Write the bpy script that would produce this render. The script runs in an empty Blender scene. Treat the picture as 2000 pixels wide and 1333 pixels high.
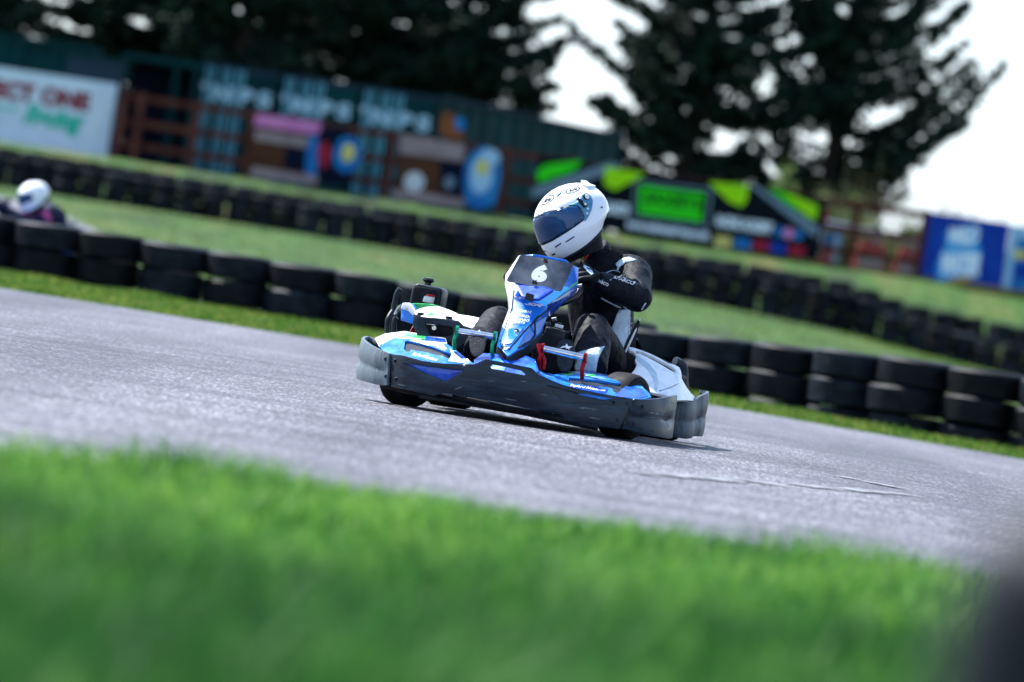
import bpy, bmesh, math, random
import numpy as np
from mathutils import Vector, Matrix, noise
from mathutils.geometry import delaunay_2d_cdt
from mathutils.bvhtree import BVHTree
R = math.radians
SC = bpy.context.scene
COL = SC.collection
random.seed(4); rng = np.random.default_rng(7)

# ------------------------------------------------------------------ camera, sky, sun, exposure
CAMZ, ROLL, PITCH, FPX = 0.5, R(8.5), 0.00801, 11111.1
cd = bpy.data.cameras.new('camera'); cam = bpy.data.objects.new('camera', cd); COL.objects.link(cam)
cd.lens = 200; cd.sensor_width = 36; cd.clip_start = 0.1; cd.clip_end = 6000
f_ = Vector((0, math.cos(PITCH), -math.sin(PITCH))); U0 = Vector((0, math.sin(PITCH), math.cos(PITCH))); X0 = Vector((1, 0, 0))
r_ = X0*math.cos(ROLL) + U0*math.sin(ROLL); u_ = U0*math.cos(ROLL) - X0*math.sin(ROLL)
CO = Vector((0, 0, CAMZ))
cam.matrix_world = Matrix(((r_.x, u_.x, -f_.x, 0), (r_.y, u_.y, -f_.y, 0), (r_.z, u_.z, -f_.z, CAMZ), (0, 0, 0, 1)))
cd.dof.use_dof = True; cd.dof.focus_distance = 22.75; cd.dof.aperture_fstop = 3.3; cd.dof.aperture_blades = 9
SC.camera = cam
SUN_DIR = Vector((-0.46, 0.36, 0.80)).normalized()          # towards the sun: left and a little behind the kart
elev = math.asin(SUN_DIR.z); azim = math.atan2(SUN_DIR.x, SUN_DIR.y)
w = bpy.data.worlds.new('World'); SC.world = w; w.use_nodes = True
nt = w.node_tree; bg = nt.nodes['Background']
sky = nt.nodes.new('ShaderNodeTexSky'); sky.sky_type = 'NISHITA'; sky.sun_disc = False
sky.sun_elevation = elev; sky.sun_rotation = azim; sky.dust_density = 0.4; sky.air_density = 1.0; sky.ozone_density = 3.0
wtc = nt.nodes.new('ShaderNodeTexCoord'); wn = nt.nodes.new('ShaderNodeTexNoise'); wn.inputs['Scale'].default_value = 3.; wn.inputs['Detail'].default_value = 6; wmp = nt.nodes.new('ShaderNodeMapping'); wmp.inputs['Scale'].default_value = (1, 1, 3)
nt.links.new(wtc.outputs['Generated'], wmp.inputs[0]); nt.links.new(wmp.outputs[0], wn.inputs['Vector'])
wr = nt.nodes.new('ShaderNodeMapRange'); wr.inputs['From Min'].default_value = .3; wr.inputs['From Max'].default_value = .62; wr.inputs['To Min'].default_value = .6; wr.inputs['To Max'].default_value = .95; nt.links.new(wn.outputs['Fac'], wr.inputs[0])
wm = nt.nodes.new('ShaderNodeMix'); wm.data_type = 'RGBA'; wm.inputs[7].default_value = (3.3, 3.75, 4.2, 1); wz = nt.nodes.new('ShaderNodeSeparateXYZ'); nt.links.new(wtc.outputs['Generated'], wz.inputs[0])
wh = nt.nodes.new('ShaderNodeMapRange'); wh.interpolation_type = 'SMOOTHSTEP'; wh.inputs['From Min'].default_value = .04; wh.inputs['From Max'].default_value = .5; wh.inputs['To Min'].default_value = 1.; wh.inputs['To Max'].default_value = .12; nt.links.new(wz.outputs[2], wh.inputs[0])
wx = nt.nodes.new('ShaderNodeMath'); wx.operation = 'MULTIPLY'; nt.links.new(wr.outputs[0], wx.inputs[0]); nt.links.new(wh.outputs[0], wx.inputs[1]); nt.links.new(wx.outputs[0], wm.inputs[0]); nt.links.new(sky.outputs[0], wm.inputs[6])   # thin bright cloud over the sky
nt.links.new(wm.outputs[2], bg.inputs[0]); bg.inputs[1].default_value = 0.13
sd = bpy.data.lights.new('sun', 'SUN'); sd.energy = 4.8; sd.angle = R(0.6); sd.color = (1, .975, .94)
so = bpy.data.objects.new('sun', sd); COL.objects.link(so); so.rotation_euler = SUN_DIR.to_track_quat('Z', 'Y').to_euler()
SC.view_settings.view_transform = 'Standard'; SC.view_settings.look = 'None'; SC.view_settings.exposure = 1.45; SC.view_settings.gamma = 1
SC.render.engine = 'CYCLES'; SC.cycles.use_denoising = True; SC.cycles.max_bounces = 6; SC.cycles.sample_clamp_indirect = 6

# ------------------------------------------------------------------ pixel <-> space helpers (photo pixels, 2000 x 1333)
def ray(px, py): return f_*FPX + r_*(px-1000) - u_*(py-666.5)
def AT(px, py, Y):                                            # point of the place seen there at depth Y
    d = ray(px, py); return CO + d*(Y/d.y)
def ground_at(px, py, z=0):
    d = ray(px, py); return CO + d*((z-CAMZ)/d.z)
PSI = R(9.5)
KO = ground_at(1006, 827)
KM = Matrix.Translation(KO) @ Matrix.Rotation(math.pi-PSI, 4, 'Z'); KI = KM.inverted(); KI3 = KI.to_3x3(); KC = KI @ CO
def KP(px, py, y):                                            # kart space: x = driver's right, y = forward, z = up
    d = KI3 @ ray(px, py); return KC + d*((y-KC.y)/d.y)

# ------------------------------------------------------------------ materials
def nodes(m): return m.node_tree.nodes, m.node_tree.links
def pm(name, c1, c2=None, scale=8., rough=.5, metal=0., bump=0., bscale=None, coat=0., spec=.14, stretch=(1, 1, 1), lo=.4, hi=.65, r2=None, detail=5., sheen=0., rand=0.):
    m = bpy.data.materials.new(name); m.use_nodes = True; N, L = nodes(m); b = N['Principled BSDF']
    b.inputs['Base Color'].default_value = (*c1, 1); b.inputs['Roughness'].default_value = rough; b.inputs['Metallic'].default_value = metal
    b.inputs['Specular IOR Level'].default_value = spec; b.inputs['Coat Weight'].default_value = coat; b.inputs['Coat Roughness'].default_value = .06
    if sheen: b.inputs['Sheen Weight'].default_value = sheen; b.inputs['Sheen Roughness'].default_value = .4
    tc = N.new('ShaderNodeTexCoord'); mp = N.new('ShaderNodeMapping'); mp.inputs['Scale'].default_value = stretch; L.new(tc.outputs['Object'], mp.inputs[0])
    n = N.new('ShaderNodeTexNoise'); n.inputs['Scale'].default_value = scale; n.inputs['Detail'].default_value = detail; L.new(mp.outputs[0], n.inputs['Vector'])
    if c2 is not None:
        rp = N.new('ShaderNodeValToRGB'); e = rp.color_ramp.elements; e[0].position = lo; e[1].position = hi; e[0].color = (*c1, 1); e[1].color = (*c2, 1)
        L.new(n.outputs['Fac'], rp.inputs[0]); out = rp.outputs[0]
        if rand:
            oi = N.new('ShaderNodeObjectInfo'); mr = N.new('ShaderNodeMapRange'); mr.inputs['To Min'].default_value = 1-rand; mr.inputs['To Max'].default_value = 1+rand
            L.new(oi.outputs['Random'], mr.inputs[0]); mx = N.new('ShaderNodeVectorMath'); mx.operation = 'SCALE'; L.new(out, mx.inputs[0]); L.new(mr.outputs[0], mx.inputs['Scale']); out = mx.outputs[0]
        L.new(out, b.inputs['Base Color'])
    if r2 is not None:
        mr = N.new('ShaderNodeMapRange'); mr.inputs['From Min'].default_value = lo; mr.inputs['From Max'].default_value = hi; mr.inputs['To Min'].default_value = rough; mr.inputs['To Max'].default_value = r2
        L.new(n.outputs['Fac'], mr.inputs[0]); L.new(mr.outputs[0], b.inputs['Roughness'])
    if bump:
        n2 = N.new('ShaderNodeTexNoise'); n2.inputs['Scale'].default_value = bscale or scale*4; n2.inputs['Detail'].default_value = 4; L.new(mp.outputs[0], n2.inputs['Vector'])
        bp = N.new('ShaderNodeBump'); bp.inputs['Strength'].default_value = bump; bp.inputs['Distance'].default_value = .01; L.new(n2.outputs['Fac'], bp.inputs['Height']); L.new(bp.outputs[0], b.inputs['Normal'])
    return m
M = {}
M['blue'] = pm('blue_paint', (.004, .045, .40), (.008, .10, .56), 14, .24, coat=.7, r2=.4)
M['cyan'] = pm('light_blue_paint', (.007, .125, .56), (.022, .23, .69), 22, .24, coat=.7, r2=.4)
M['graphic'] = pm('scuffed_blue_white_print', (.012, .20, .72), (.66, .76, .86), 9, .3, coat=.6, lo=.48, hi=.72, stretch=(1, 1, .6))
M['white'] = pm('white_paint', (.80, .82, .84), (.62, .66, .70), 18, .25, coat=.6, lo=.5, hi=.8)
M['white_worn'] = pm('white_scuffed_plastic', (.80, .82, .84), (.55, .62, .66), 30, .34, coat=.3, lo=.5, hi=.72, stretch=(1, .5, 1))
M['green'] = pm('green_print', (.02, .42, .08), (.10, .55, .20), 30, .3, coat=.5)
M['plastic'] = pm('black_bumper_plastic', (.0035, .012, .024), (.018, .044, .072), 26, .36, lo=.46, hi=.80, r2=.55, bump=.10, bscale=90, stretch=(.30, 1, 1.7), spec=.35, detail=8)
M['worn'] = pm('scraped_bumper_plastic', (.060, .085, .108), (.135, .170, .200), 90, .4, lo=.36, hi=.70, r2=.6, bump=.03, bscale=80, stretch=(1.2, 1.2, .30), spec=.35, detail=8)
M['dark'] = pm('dark_plastic', (.004, .005, .008), (.010, .013, .018), 30, .5, spec=.15)
M['gloss_black'] = pm('gloss_black', (.004, .005, .007), (.010, .011, .014), 12, .3, spec=.4)
M['greyplate'] = pm('grey_moulding', (.014, .020, .028), (.034, .044, .056), 16, .42)
M['chrome'] = pm('bright_steel', (.72, .74, .76), (.5, .52, .55), 40, .16, metal=1.)
M['steel'] = pm('dull_steel', (.38, .40, .42), (.2, .2, .22), 30, .4, metal=1.)
M['red'] = pm('red_anodised', (.26, .006, .014), (.18, .005, .012), 30, .28, metal=.6)
M['green_m'] = pm('green_anodised', (.01, .20, .09), (.02, .34, .15), 30, .28, metal=.6)
M['seat'] = pm('black_seat_shell', (.004, .005, .008), (.009, .010, .014), 20, .4)
M['plate'] = pm('cloud_reflection_plate', (.055, .062, .075), (.46, .41, .36), 6, .14, metal=.8, coat=.5, lo=.44, hi=.80, r2=.3)  # brown-grey cloud reflection painted into the plate's colour
M['numwhite'] = pm('white_vinyl', (.82, .83, .84), (.74, .75, .77), 20, .4)
M['kart_tyre'] = pm('slick_rubber', (.005, .005, .007), (.013, .013, .014), 30, .62, r2=.8, spec=.12)
M['suit'] = pm('black_race_suit', (.0015, .003, .007), (.004, .007, .014), 40, .62, bump=.7, bscale=34, spec=.12)
M['suit2'] = pm('pale_grey_suit_panel', (.40, .52, .62), (.56, .66, .74), 30, .7, bump=.5, bscale=40)
M['glove'] = pm('black_glove_fabric', (.003, .004, .007), (.008, .010, .015), 60, .6, spec=.10)
M['sole'] = pm('dark_shoe_sole', (.012, .018, .026), (.026, .034, .045), 50, .6, bump=.3, bscale=200)
M['helmet'] = pm('white_helmet_gloss', (.80, .82, .85), (.78, .80, .84), 6, .1, coat=1.)
M['visor'] = pm('dark_visor_blue_reflection', (.002, .024, .075), (.005, .060, .17), 5, .04, spec=.4)  # blue reflection put into the dark visor's base colour
M['teal'] = pm('steel_blue_side_plate', (.06, .22, .36), (.09, .28, .42), 30, .35, coat=.3)
M['ink'] = pm('dark_blue_ink', (.006, .010, .022), (.01, .015, .03), 30, .4)
M['strap_y'] = pm('yellow_strap', (.55, .40, .10), (.62, .5, .18), 60, .7)
M['strap_r'] = pm('red_strap', (.45, .02, .03), (.5, .04, .04), 60, .7)
M['worn2'] = pm('scraped_dark_plastic', (.014, .028, .044), (.085, .115, .145), 50, .4, lo=.40, hi=.76, r2=.6, bump=.03, bscale=80, stretch=(1.2, 1.2, .35), spec=.35, detail=8)
M['rubber'] = pm('old_tyre_rubber', (.0018, .0032, .0058), (.011, .016, .024), 7, .55, lo=.38, hi=.78, rand=.6, bump=.5, bscale=60, stretch=(1, 1, 1.6), spec=.12)
def print_sheen_mat(name):                                           # mottled white to blue print across the fairing, its white reflection painted in
    m = bpy.data.materials.new(name); m.use_nodes = True; N, L = nodes(m); b = N['Principled BSDF']; b.inputs['Roughness'].default_value = .22; b.inputs['Coat Weight'].default_value = .6
    tc = N.new('ShaderNodeTexCoord'); sx = N.new('ShaderNodeSeparateXYZ'); L.new(tc.outputs['Object'], sx.inputs[0]); n = N.new('ShaderNodeTexNoise'); n.inputs['Scale'].default_value = 11; n.inputs['Detail'].default_value = 3; L.new(tc.outputs['Object'], n.inputs[0])
    a = N.new('ShaderNodeMath'); a.operation = 'MULTIPLY_ADD'; L.new(n.outputs['Fac'], a.inputs[0]); a.inputs[1].default_value = .16; L.new(sx.outputs[0], a.inputs[2])
    rp = N.new('ShaderNodeValToRGB'); e = rp.color_ramp.elements; e[0].position = .102; e[0].color = (.012, .17, .63, 1); e[1].position = .165; e[1].color = (.74, .80, .86, 1); L.new(a.outputs[0], rp.inputs[0]); L.new(rp.outputs[0], b.inputs['Base Color']); return m
M['fade'] = print_sheen_mat('white_to_blue_print_and_sheen')
def island_mat(name, ca, cb, cc, rough=.6, trans=0.):
    m = bpy.data.materials.new(name); m.use_nodes = True; N, L = nodes(m); b = N['Principled BSDF']; b.inputs['Roughness'].default_value = rough
    g = N.new('ShaderNodeNewGeometry'); rp = N.new('ShaderNodeValToRGB'); e = rp.color_ramp.elements
    e[0].color = (*ca, 1); e[1].color = (*cc, 1); x = e.new(.55); x.color = (*cb, 1)
    tc = N.new('ShaderNodeTexCoord'); n = N.new('ShaderNodeTexNoise'); n.inputs['Scale'].default_value = 2.6; n.inputs['Detail'].default_value = 4; L.new(tc.outputs['Object'], n.inputs[0])
    mr = N.new('ShaderNodeMapRange'); mr.inputs['From Min'].default_value = .32; mr.inputs['From Max'].default_value = .68; mr.inputs['To Min'].default_value = -.38; mr.inputs['To Max'].default_value = .38; L.new(n.outputs['Fac'], mr.inputs[0])
    ad = N.new('ShaderNodeMath'); ad.operation = 'ADD'; ad.use_clamp = True; L.new(g.outputs['Random Per Island'], ad.inputs[0]); L.new(mr.outputs[0], ad.inputs[1])
    L.new(ad.outputs[0], rp.inputs[0]); L.new(rp.outputs[0], b.inputs['Base Color'])
    b.inputs['Specular IOR Level'].default_value = .10
    if trans:
        t = N.new('ShaderNodeBsdfTranslucent'); L.new(rp.outputs[0], t.inputs[0]); mx = N.new('ShaderNodeMixShader'); mx.inputs[0].default_value = trans
        L.new(b.outputs[0], mx.inputs[1]); L.new(t.outputs[0], mx.inputs[2]); L.new(mx.outputs[0], N['Material Output'].inputs[0])
    return m
M['blade'] = island_mat('grass_blades', (.018, .082, .014), (.058, .200, .030), (.20, .36, .06), .5, .45)
M['blade_dry'] = island_mat('verge_blades', (.026, .085, .010), (.075, .175, .020), (.24, .24, .06), .55, .42)
M['needle'] = island_mat('conifer_foliage', (.003, .012, .010), (.007, .022, .016), (.018, .046, .028), .7, .08)
M['leaf'] = island_mat('shrub_leaves', (.05, .10, .03), (.10, .16, .05), (.20, .24, .10), .6, .35)
M['weed'] = island_mat('dry_weed', (.06, .07, .03), (.13, .12, .06), (.2, .18, .1), .7, .2)
M['bark'] = pm('bark', (.015, .012, .010), (.04, .032, .026), 12, .9, bump=.6)

# ------------------------------------------------------------------ mesh helpers
def tag(o, label=None, cat=None, group=None, kind=None):
    if label: o['label'] = label
    if cat: o['category'] = cat
    if group: o['group'] = group
    if kind: o['kind'] = kind
    return o
def empty(name, loc=(0, 0, 0), mw=None):
    o = bpy.data.objects.new(name, None); COL.objects.link(o); o.location = loc
    if mw is not None: o.matrix_world = mw
    return o
def mk(name, verts, faces, mat, parent=None, smooth=True, sharp=38, idx=None, fix=True):
    me = bpy.data.meshes.new(name); me.from_pydata([tuple(v) for v in verts], [], faces)
    for m in (mat if isinstance(mat, (list, tuple)) else [mat]): me.materials.append(m)
    if idx is not None: me.polygons.foreach_set('material_index', idx)
    if fix or smooth:
        bm = bmesh.new(); bm.from_mesh(me)
        if fix: bmesh.ops.recalc_face_normals(bm, faces=bm.faces)
        if smooth:
            for f in bm.faces: f.smooth = True
            for e in bm.edges:
                if len(e.link_faces) == 2 and e.calc_face_angle(0) > R(sharp): e.smooth = False
        bm.to_mesh(me); bm.free()
    me.update(); o = bpy.data.objects.new(name, me); COL.objects.link(o)
    if parent is not None: o.parent = parent
    return o
def md(o, t, **k):
    m = o.modifiers.new(t.lower(), t)
    for a, b in k.items(): setattr(m, a, b)
    return m
def bevel(o, wd=.003, seg=2, ang=35): return md(o, 'BEVEL', width=wd, segments=seg, limit_method='ANGLE', angle_limit=R(ang))
def solid(o, t, off=-1): return md(o, 'SOLIDIFY', thickness=t, offset=off)
def box_vf(c, s, rot=None):
    vs = [Vector((x*s[0]/2, y*s[1]/2, z*s[2]/2)) for x in (-1, 1) for y in (-1, 1) for z in (-1, 1)]
    if rot is not None: vs = [rot @ v for v in vs]
    vs = [v+Vector(c) for v in vs]
    return vs, [(0, 1, 3, 2), (4, 6, 7, 5), (0, 4, 5, 1), (2, 3, 7, 6), (0, 2, 6, 4), (1, 5, 7, 3)]
def box(name, c, s, mat, parent=None, rot=None, bev=.01, seg=3):
    v, f = box_vf(c, s, rot); o = mk(name, v, f, mat, parent, smooth=True)
    if bev: bevel(o, bev, seg)
    return o
class MB:                                                      # collects pieces of ONE part
    def __init__(s): s.v = []; s.f = []; s.i = []
    def add(s, vf, mi=0):
        n = len(s.v); s.v += list(vf[0]); s.f += [tuple(a+n for a in f) for f in vf[1]]; s.i += [mi]*len(vf[1]); return s
    def build(s, name, mat, parent=None, **k): return mk(name, s.v, s.f, mat, parent, idx=s.i, **k)
def tube_vf(pts, rad, seg=12, flat=None):
    pts = [Vector(p) for p in pts]; n = len(pts); rad = rad if isinstance(rad, (list, tuple)) else [rad]*n
    vs, fs = [], []; t0 = (pts[1]-pts[0]).normalized(); a = Vector((0, 0, 1)) if abs(t0.z) < .9 else Vector((1, 0, 0)); nrm = t0.cross(a).normalized()
    for i, p in enumerate(pts):
        t = (pts[min(i+1, n-1)]-pts[max(i-1, 0)]).normalized(); nrm = (nrm - t*nrm.dot(t)).normalized(); b = t.cross(nrm)
        ra = rad[i]; ra, rb = ra if isinstance(ra, (tuple, list)) else (ra, ra)
        for k in range(seg):
            an = 2*math.pi*k/seg; vs.append(p + nrm*math.cos(an)*ra + b*math.sin(an)*rb)
    for i in range(n-1):
        for k in range(seg):
            k2 = (k+1) % seg; fs.append((i*seg+k, i*seg+k2, (i+1)*seg+k2, (i+1)*seg+k))
    fs.append(tuple(range(seg))[::-1]); fs.append(tuple((n-1)*seg+k for k in range(seg)))
    return vs, fs
def crv(pts, n=6):                                             # Catmull-Rom through points
    pts = [Vector(p) for p in pts]; out = []
    for i in range(len(pts)-1):
        p0 = pts[max(i-1, 0)]; p1 = pts[i]; p2 = pts[i+1]; p3 = pts[min(i+2, len(pts)-1)]
        for k in range(n):
            t = k/n; out.append(.5*((2*p1)+(p2-p0)*t+(2*p0-5*p1+4*p2-p3)*t*t+(3*p1-p0-3*p2+p3)*t**3))
    return out+[pts[-1]]
def tube(name, pts, rad, mat, parent=None, seg=12, curve=0):
    if curve: pts = crv(pts, curve)
    v, f = tube_vf(pts, rad, seg); return mk(name, v, f, mat, parent)
def lathe_vf(prof, seg=32, axis='Y', c=(0, 0, 0)):             # prof: (radius, along axis)
    vs, fs = [], []; n = len(prof); c = Vector(c)
    for k in range(seg):
        a = 2*math.pi*k/seg; ca, sa = math.cos(a), math.sin(a)
        for (rr, h) in prof:
            vs.append(c+Vector({'X': (h, rr*ca, rr*sa), 'Y': (rr*ca, h, rr*sa), 'Z': (rr*ca, rr*sa, h)}[axis]))
    for k in range(seg):
        k2 = (k+1) % seg
        for i in range(n-1): fs.append((k*n+i, k2*n+i, k2*n+i+1, k*n+i+1))
    return vs, fs
def inside(p, poly):
    x, y = p; c = False; j = len(poly)-1
    for i in range(len(poly)):
        xi, yi = poly[i]; xj, yj = poly[j]
        if (yi > y) != (yj > y) and x < (xj-xi)*(y-yi)/(yj-yi)+xi: c = not c
        j = i
    return c
def cdt(outline, holes=(), step=10):
    pts, edges = [], []
    for lp in [outline, *holes]:
        n0 = len(pts); q = []
        for i in range(len(lp)):
            a, b = lp[i], lp[(i+1) % len(lp)]; d = math.hypot(b[0]-a[0], b[1]-a[1]); k = max(1, int(d/step))
            for j in range(k): q.append((a[0]+(b[0]-a[0])*j/k, a[1]+(b[1]-a[1])*j/k))
        pts += q; edges += [(n0+i, n0+(i+1) % len(q)) for i in range(len(q))]
    xs = [p[0] for p in outline]; ys = [p[1] for p in outline]; bd = list(pts)
    y = min(ys)+step*.5; row = 0
    while y < max(ys):
        x = min(xs)+step*(.5 if row % 2 else 0)+1e-4
        while x < max(xs):
            if inside((x, y), outline) and not any(inside((x, y), h) for h in holes) and all((x-b[0])**2+(y-b[1])**2 > (step*.45)**2 for b in bd): pts.append((x, y))
            x += step
        y += step*.87; row += 1
    r = delaunay_2d_cdt([Vector(p) for p in pts], edges, [], 0, 1e-5)
    V = [(v.x, v.y) for v in r[0]]; F = []
    for f in r[2]:
        c = (sum(V[i][0] for i in f)/len(f), sum(V[i][1] for i in f)/len(f))
        if inside(c, outline) and not any(inside(c, h) for h in holes): F.append(tuple(f))
    return V, F
def panel(name, outline, y, mat, parent, thick=.008, holes=(), step=10, bev=.0025, fn=None):
    V, F = cdt(outline, holes, step); fn = fn or (lambda x, z: KP(x, z, y(x, z) if callable(y) else y))
    vs = [fn(*p) for p in V]
    o = mk(name, vs, F, mat, parent)
    if o.data.polygons and sum(p.normal.y*p.area for p in o.data.polygons) < 0: o.data.flip_normals()
    if thick: solid(o, thick)
    if bev: bevel(o, bev, 2, 50)
    return o
def itp(xs, ys): return lambda x, z=0: float(np.interp(x, xs, ys))
_fonts = {}
def text2d(s, shear=0., bold=0., space=1.):
    k = (s, shear, bold, space)
    if k not in _fonts:
        c = bpy.data.curves.new('t', 'FONT'); c.body = s; c.size = 1; c.shear = shear; c.offset = bold; c.space_character = space; c.resolution_u = 4
        o = bpy.data.objects.new('t', c); COL.objects.link(o); dg = bpy.context.evaluated_depsgraph_get(); me = bpy.data.meshes.new_from_object(o.evaluated_get(dg))
        V = [(v.co.x, v.co.y) for v in me.vertices]; F = [tuple(p.vertices) for p in me.polygons]
        x0 = min(v[0] for v in V); x1 = max(v[0] for v in V); y0 = min(v[1] for v in V); y1 = max(v[1] for v in V)
        V = [((a-x0)/(x1-x0), (b-y0)/(y1-y0)) for a, b in V]
        bpy.data.objects.remove(o); bpy.data.curves.remove(c); bpy.data.meshes.remove(me); _fonts[k] = (V, F)
    return _fonts[k]
def bvh(o, ev=False):
    if ev:
        dg = bpy.context.evaluated_depsgraph_get(); me = o.evaluated_get(dg).to_mesh(); t = BVHTree.FromPolygons([v.co.copy() for v in me.vertices], [tuple(p.vertices) for p in me.polygons]); o.evaluated_get(dg).to_mesh_clear(); return t
    return BVHTree.FromPolygons([v.co.copy() for v in o.data.vertices], [tuple(p.vertices) for p in o.data.polygons])
def cast(tree, p, off, front=.6):                              # drop a point onto a surface along the kart's y axis
    h = tree.ray_cast(Vector((p.x, front, p.z)), Vector((0, -1, 0)))
    if h[0] is None:
        q = tree.find_nearest(p); return q[0]+Vector((0, off, 0))
    return h[0]+Vector((0, off, 0))
def decal(name, V, F, tree, mat, parent, off=.003, yref=0., thick=0., front=.6, ymin=-9., tree2=None):
    P = [cast(tree, KP(x, z, yref), off, front) for x, z in V]
    if tree2 is not None: P = [cast(tree2, q, off, q.y+.04) for q in P]
    F = [f for f in F if all(P[i].y > ymin for i in f)]
    o = mk(name, P, F, mat, parent, sharp=60)
    if sum(p.normal.y*p.area for p in o.data.polygons) < 0: o.data.flip_normals()
    if thick: solid(o, thick)
    return o
def decal_poly(name, outl, tree, mat, parent, off=.003, yref=0., step=5, thick=0., front=.6, **k): return decal(name, *cdt(outl, (), step), tree, mat, parent, off, yref, thick, front, **k)
def decal_text(name, s, p0, p1, p2, tree, mat, parent, off=.004, yref=0., front=.6, **k):
    V, F = text2d(s, **k); V = [(p0[0]+a*(p1[0]-p0[0])+b*(p2[0]-p0[0]), p0[1]+a*(p1[1]-p0[1])+b*(p2[1]-p0[1])) for a, b in V]
    return decal(name, V, F, tree, mat, parent, off, yref, 0, front)
ORD = 'first second third fourth fifth sixth seventh eighth ninth tenth eleventh twelfth thirteenth fourteenth fifteenth sixteenth seventeenth eighteenth nineteenth twentieth'.split()
def ordn(i):
    if i <= 20: return ORD[i-1]
    t = {2: ('twenty', 'twentieth'), 3: ('thirty', 'thirtieth'), 4: ('forty', 'fortieth'), 5: ('fifty', 'fiftieth')}[i//10]
    return t[1] if i % 10 == 0 else t[0]+'-'+ORD[i % 10-1]

# ------------------------------------------------------------------ terrain
def sm(t): t = min(1, max(0, t)); return t*t*(3-2*t)
XB = [-30, -13, -4, 3.6, 5.8, 8.1, 9.8, 12.6, 30]
ZB2 = [1.36, 1.28, 1.20, 1.04, .92, .78, .55, .28, .2]
ZB3 = [1.85, 1.82, 1.74, 1.73, 1.7, 1.62, 1.30, 1.12, 1.1]
def terr(x, y):
    zn = (-.021 if x > 0 else -.011)*min(5, max(-5, x))*sm((y-24)/12)
    if y < 53: return zn
    b2 = float(np.interp(x, XB, ZB2)); b3 = float(np.interp(x, XB, ZB3))
    if y < 140: return zn+(b2-zn)*(y-53)/87
    if y < 144: return b2+(b3-b2)*(y-140)/4
    if y < 149: return b3+(2.5-b3)*(y-144)/5
    return 2.5
def near_edge(x): return 12.3+.25*min(4, max(-4, x))
def far_edge(x): return 37.6-.12*min(5, max(-5, x))
xs = sorted({round(a, 3) for a in list(np.linspace(-6, 6, 25))+list(np.linspace(-30, 30, 41))+[-2000, -800, -300, -120, -60, 60, 120, 300, 800, 2000]})
ys = sorted({round(a, 3) for a in list(np.linspace(0, 56, 57))+list(np.linspace(56, 170, 77))+[-300, -60, -10, 200, 300, 600, 1200, 3000]})
gm = bpy.data.materials.new('turf'); gm.use_nodes = True; N, L = nodes(gm); b = N['Principled BSDF']; b.inputs['Roughness'].default_value = .85; b.inputs['Specular IOR Level'].default_value = .2
tc = N.new('ShaderNodeTexCoord'); n1 = N.new('ShaderNodeTexNoise'); n1.inputs['Scale'].default_value = .55; n1.inputs['Detail'].default_value = 7; n1.inputs['Roughness'].default_value = .65
rp = N.new('ShaderNodeValToRGB'); e = rp.color_ramp.elements; e[0].position = .38; e[0].color = (.012, .030, .004, 1); e[1].position = .66; e[1].color = (.080, .078, .018, 1); x = e.new(.50); x.color = (.020, .068, .004, 1)
tm = N.new('ShaderNodeMapping'); tm.inputs['Scale'].default_value = (1, .16, 1); L.new(tc.outputs['Object'], tm.inputs[0]); L.new(tm.outputs[0], n1.inputs[0]); L.new(n1.outputs['Fac'], rp.inputs[0])
n2 = N.new('ShaderNodeTexNoise'); n2.inputs['Scale'].default_value = 5; n2.inputs['Detail'].default_value = 6; tm2 = N.new('ShaderNodeMapping'); tm2.inputs['Scale'].default_value = (1, .25, 1); L.new(tc.outputs['Object'], tm2.inputs[0]); L.new(tm2.outputs[0], n2.inputs[0])
mx = N.new('ShaderNodeMix'); mx.data_type = 'RGBA'; mx.blend_type = 'OVERLAY'; mx.inputs[0].default_value = .8; L.new(rp.outputs[0], mx.inputs[6]); L.new(n2.outputs['Fac'], mx.inputs[7]); L.new(mx.outputs[2], b.inputs['Base Color'])
bp = N.new('ShaderNodeBump'); bp.inputs['Distance'].default_value = .1; bp.inputs['Strength'].default_value = .9; L.new(n2.outputs['Fac'], bp.inputs['Height']); L.new(bp.outputs[0], b.inputs['Normal'])
def gz(x, y):
    z = terr(x, y)
    if near_edge(x)+.4 < y < far_edge(x)-.3: z -= .03
    return z
g = mk('ground', [(x, y, gz(x, y)) for y in ys for x in xs], [(j*len(xs)+i, j*len(xs)+i+1, (j+1)*len(xs)+i+1, (j+1)*len(xs)+i) for j in range(len(ys)-1) for i in range(len(xs)-1)], gm, fix=False, sharp=180)
tag(g, kind='structure')
# track
am = bpy.data.materials.new('worn_asphalt'); am.use_nodes = True; N, L = nodes(am); b = N['Principled BSDF']; b.inputs['Roughness'].default_value = .62; b.inputs['Specular IOR Level'].default_value = .35
tc = N.new('ShaderNodeTexCoord')
def nz(scale, st, det=4, rg=.6):
    mp = N.new('ShaderNodeMapping'); mp.inputs['Scale'].default_value = st; L.new(tc.outputs['Object'], mp.inputs[0])
    n = N.new('ShaderNodeTexNoise'); n.inputs['Scale'].default_value = scale; n.inputs['Detail'].default_value = det; n.inputs['Roughness'].default_value = rg; L.new(mp.outputs[0], n.inputs[0]); return n.outputs['Fac']
def ramp(s, stops):
    rp = N.new('ShaderNodeValToRGB'); e = rp.color_ramp.elements; e[0].position, e[0].color = stops[0][0], (*stops[0][1], 1); e[1].position, e[1].color = stops[-1][0], (*stops[-1][1], 1)
    for p, c in stops[1:-1]: q = e.new(p); q.color = (*c, 1)
    L.new(s, rp.inputs[0]); return rp.outputs[0]
grain = nz(78, (1, .12, 1), 4, .8); patch = nz(.62, (1, .10, 1), 6, .62); streak = nz(1.2, (.35, 1.5, 1), 5, .6)
c0 = ramp(grain, [(.34, (.012, .012, .017)), (.5, (.100, .096, .112)), (.66, (.42, .40, .45))])
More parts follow.
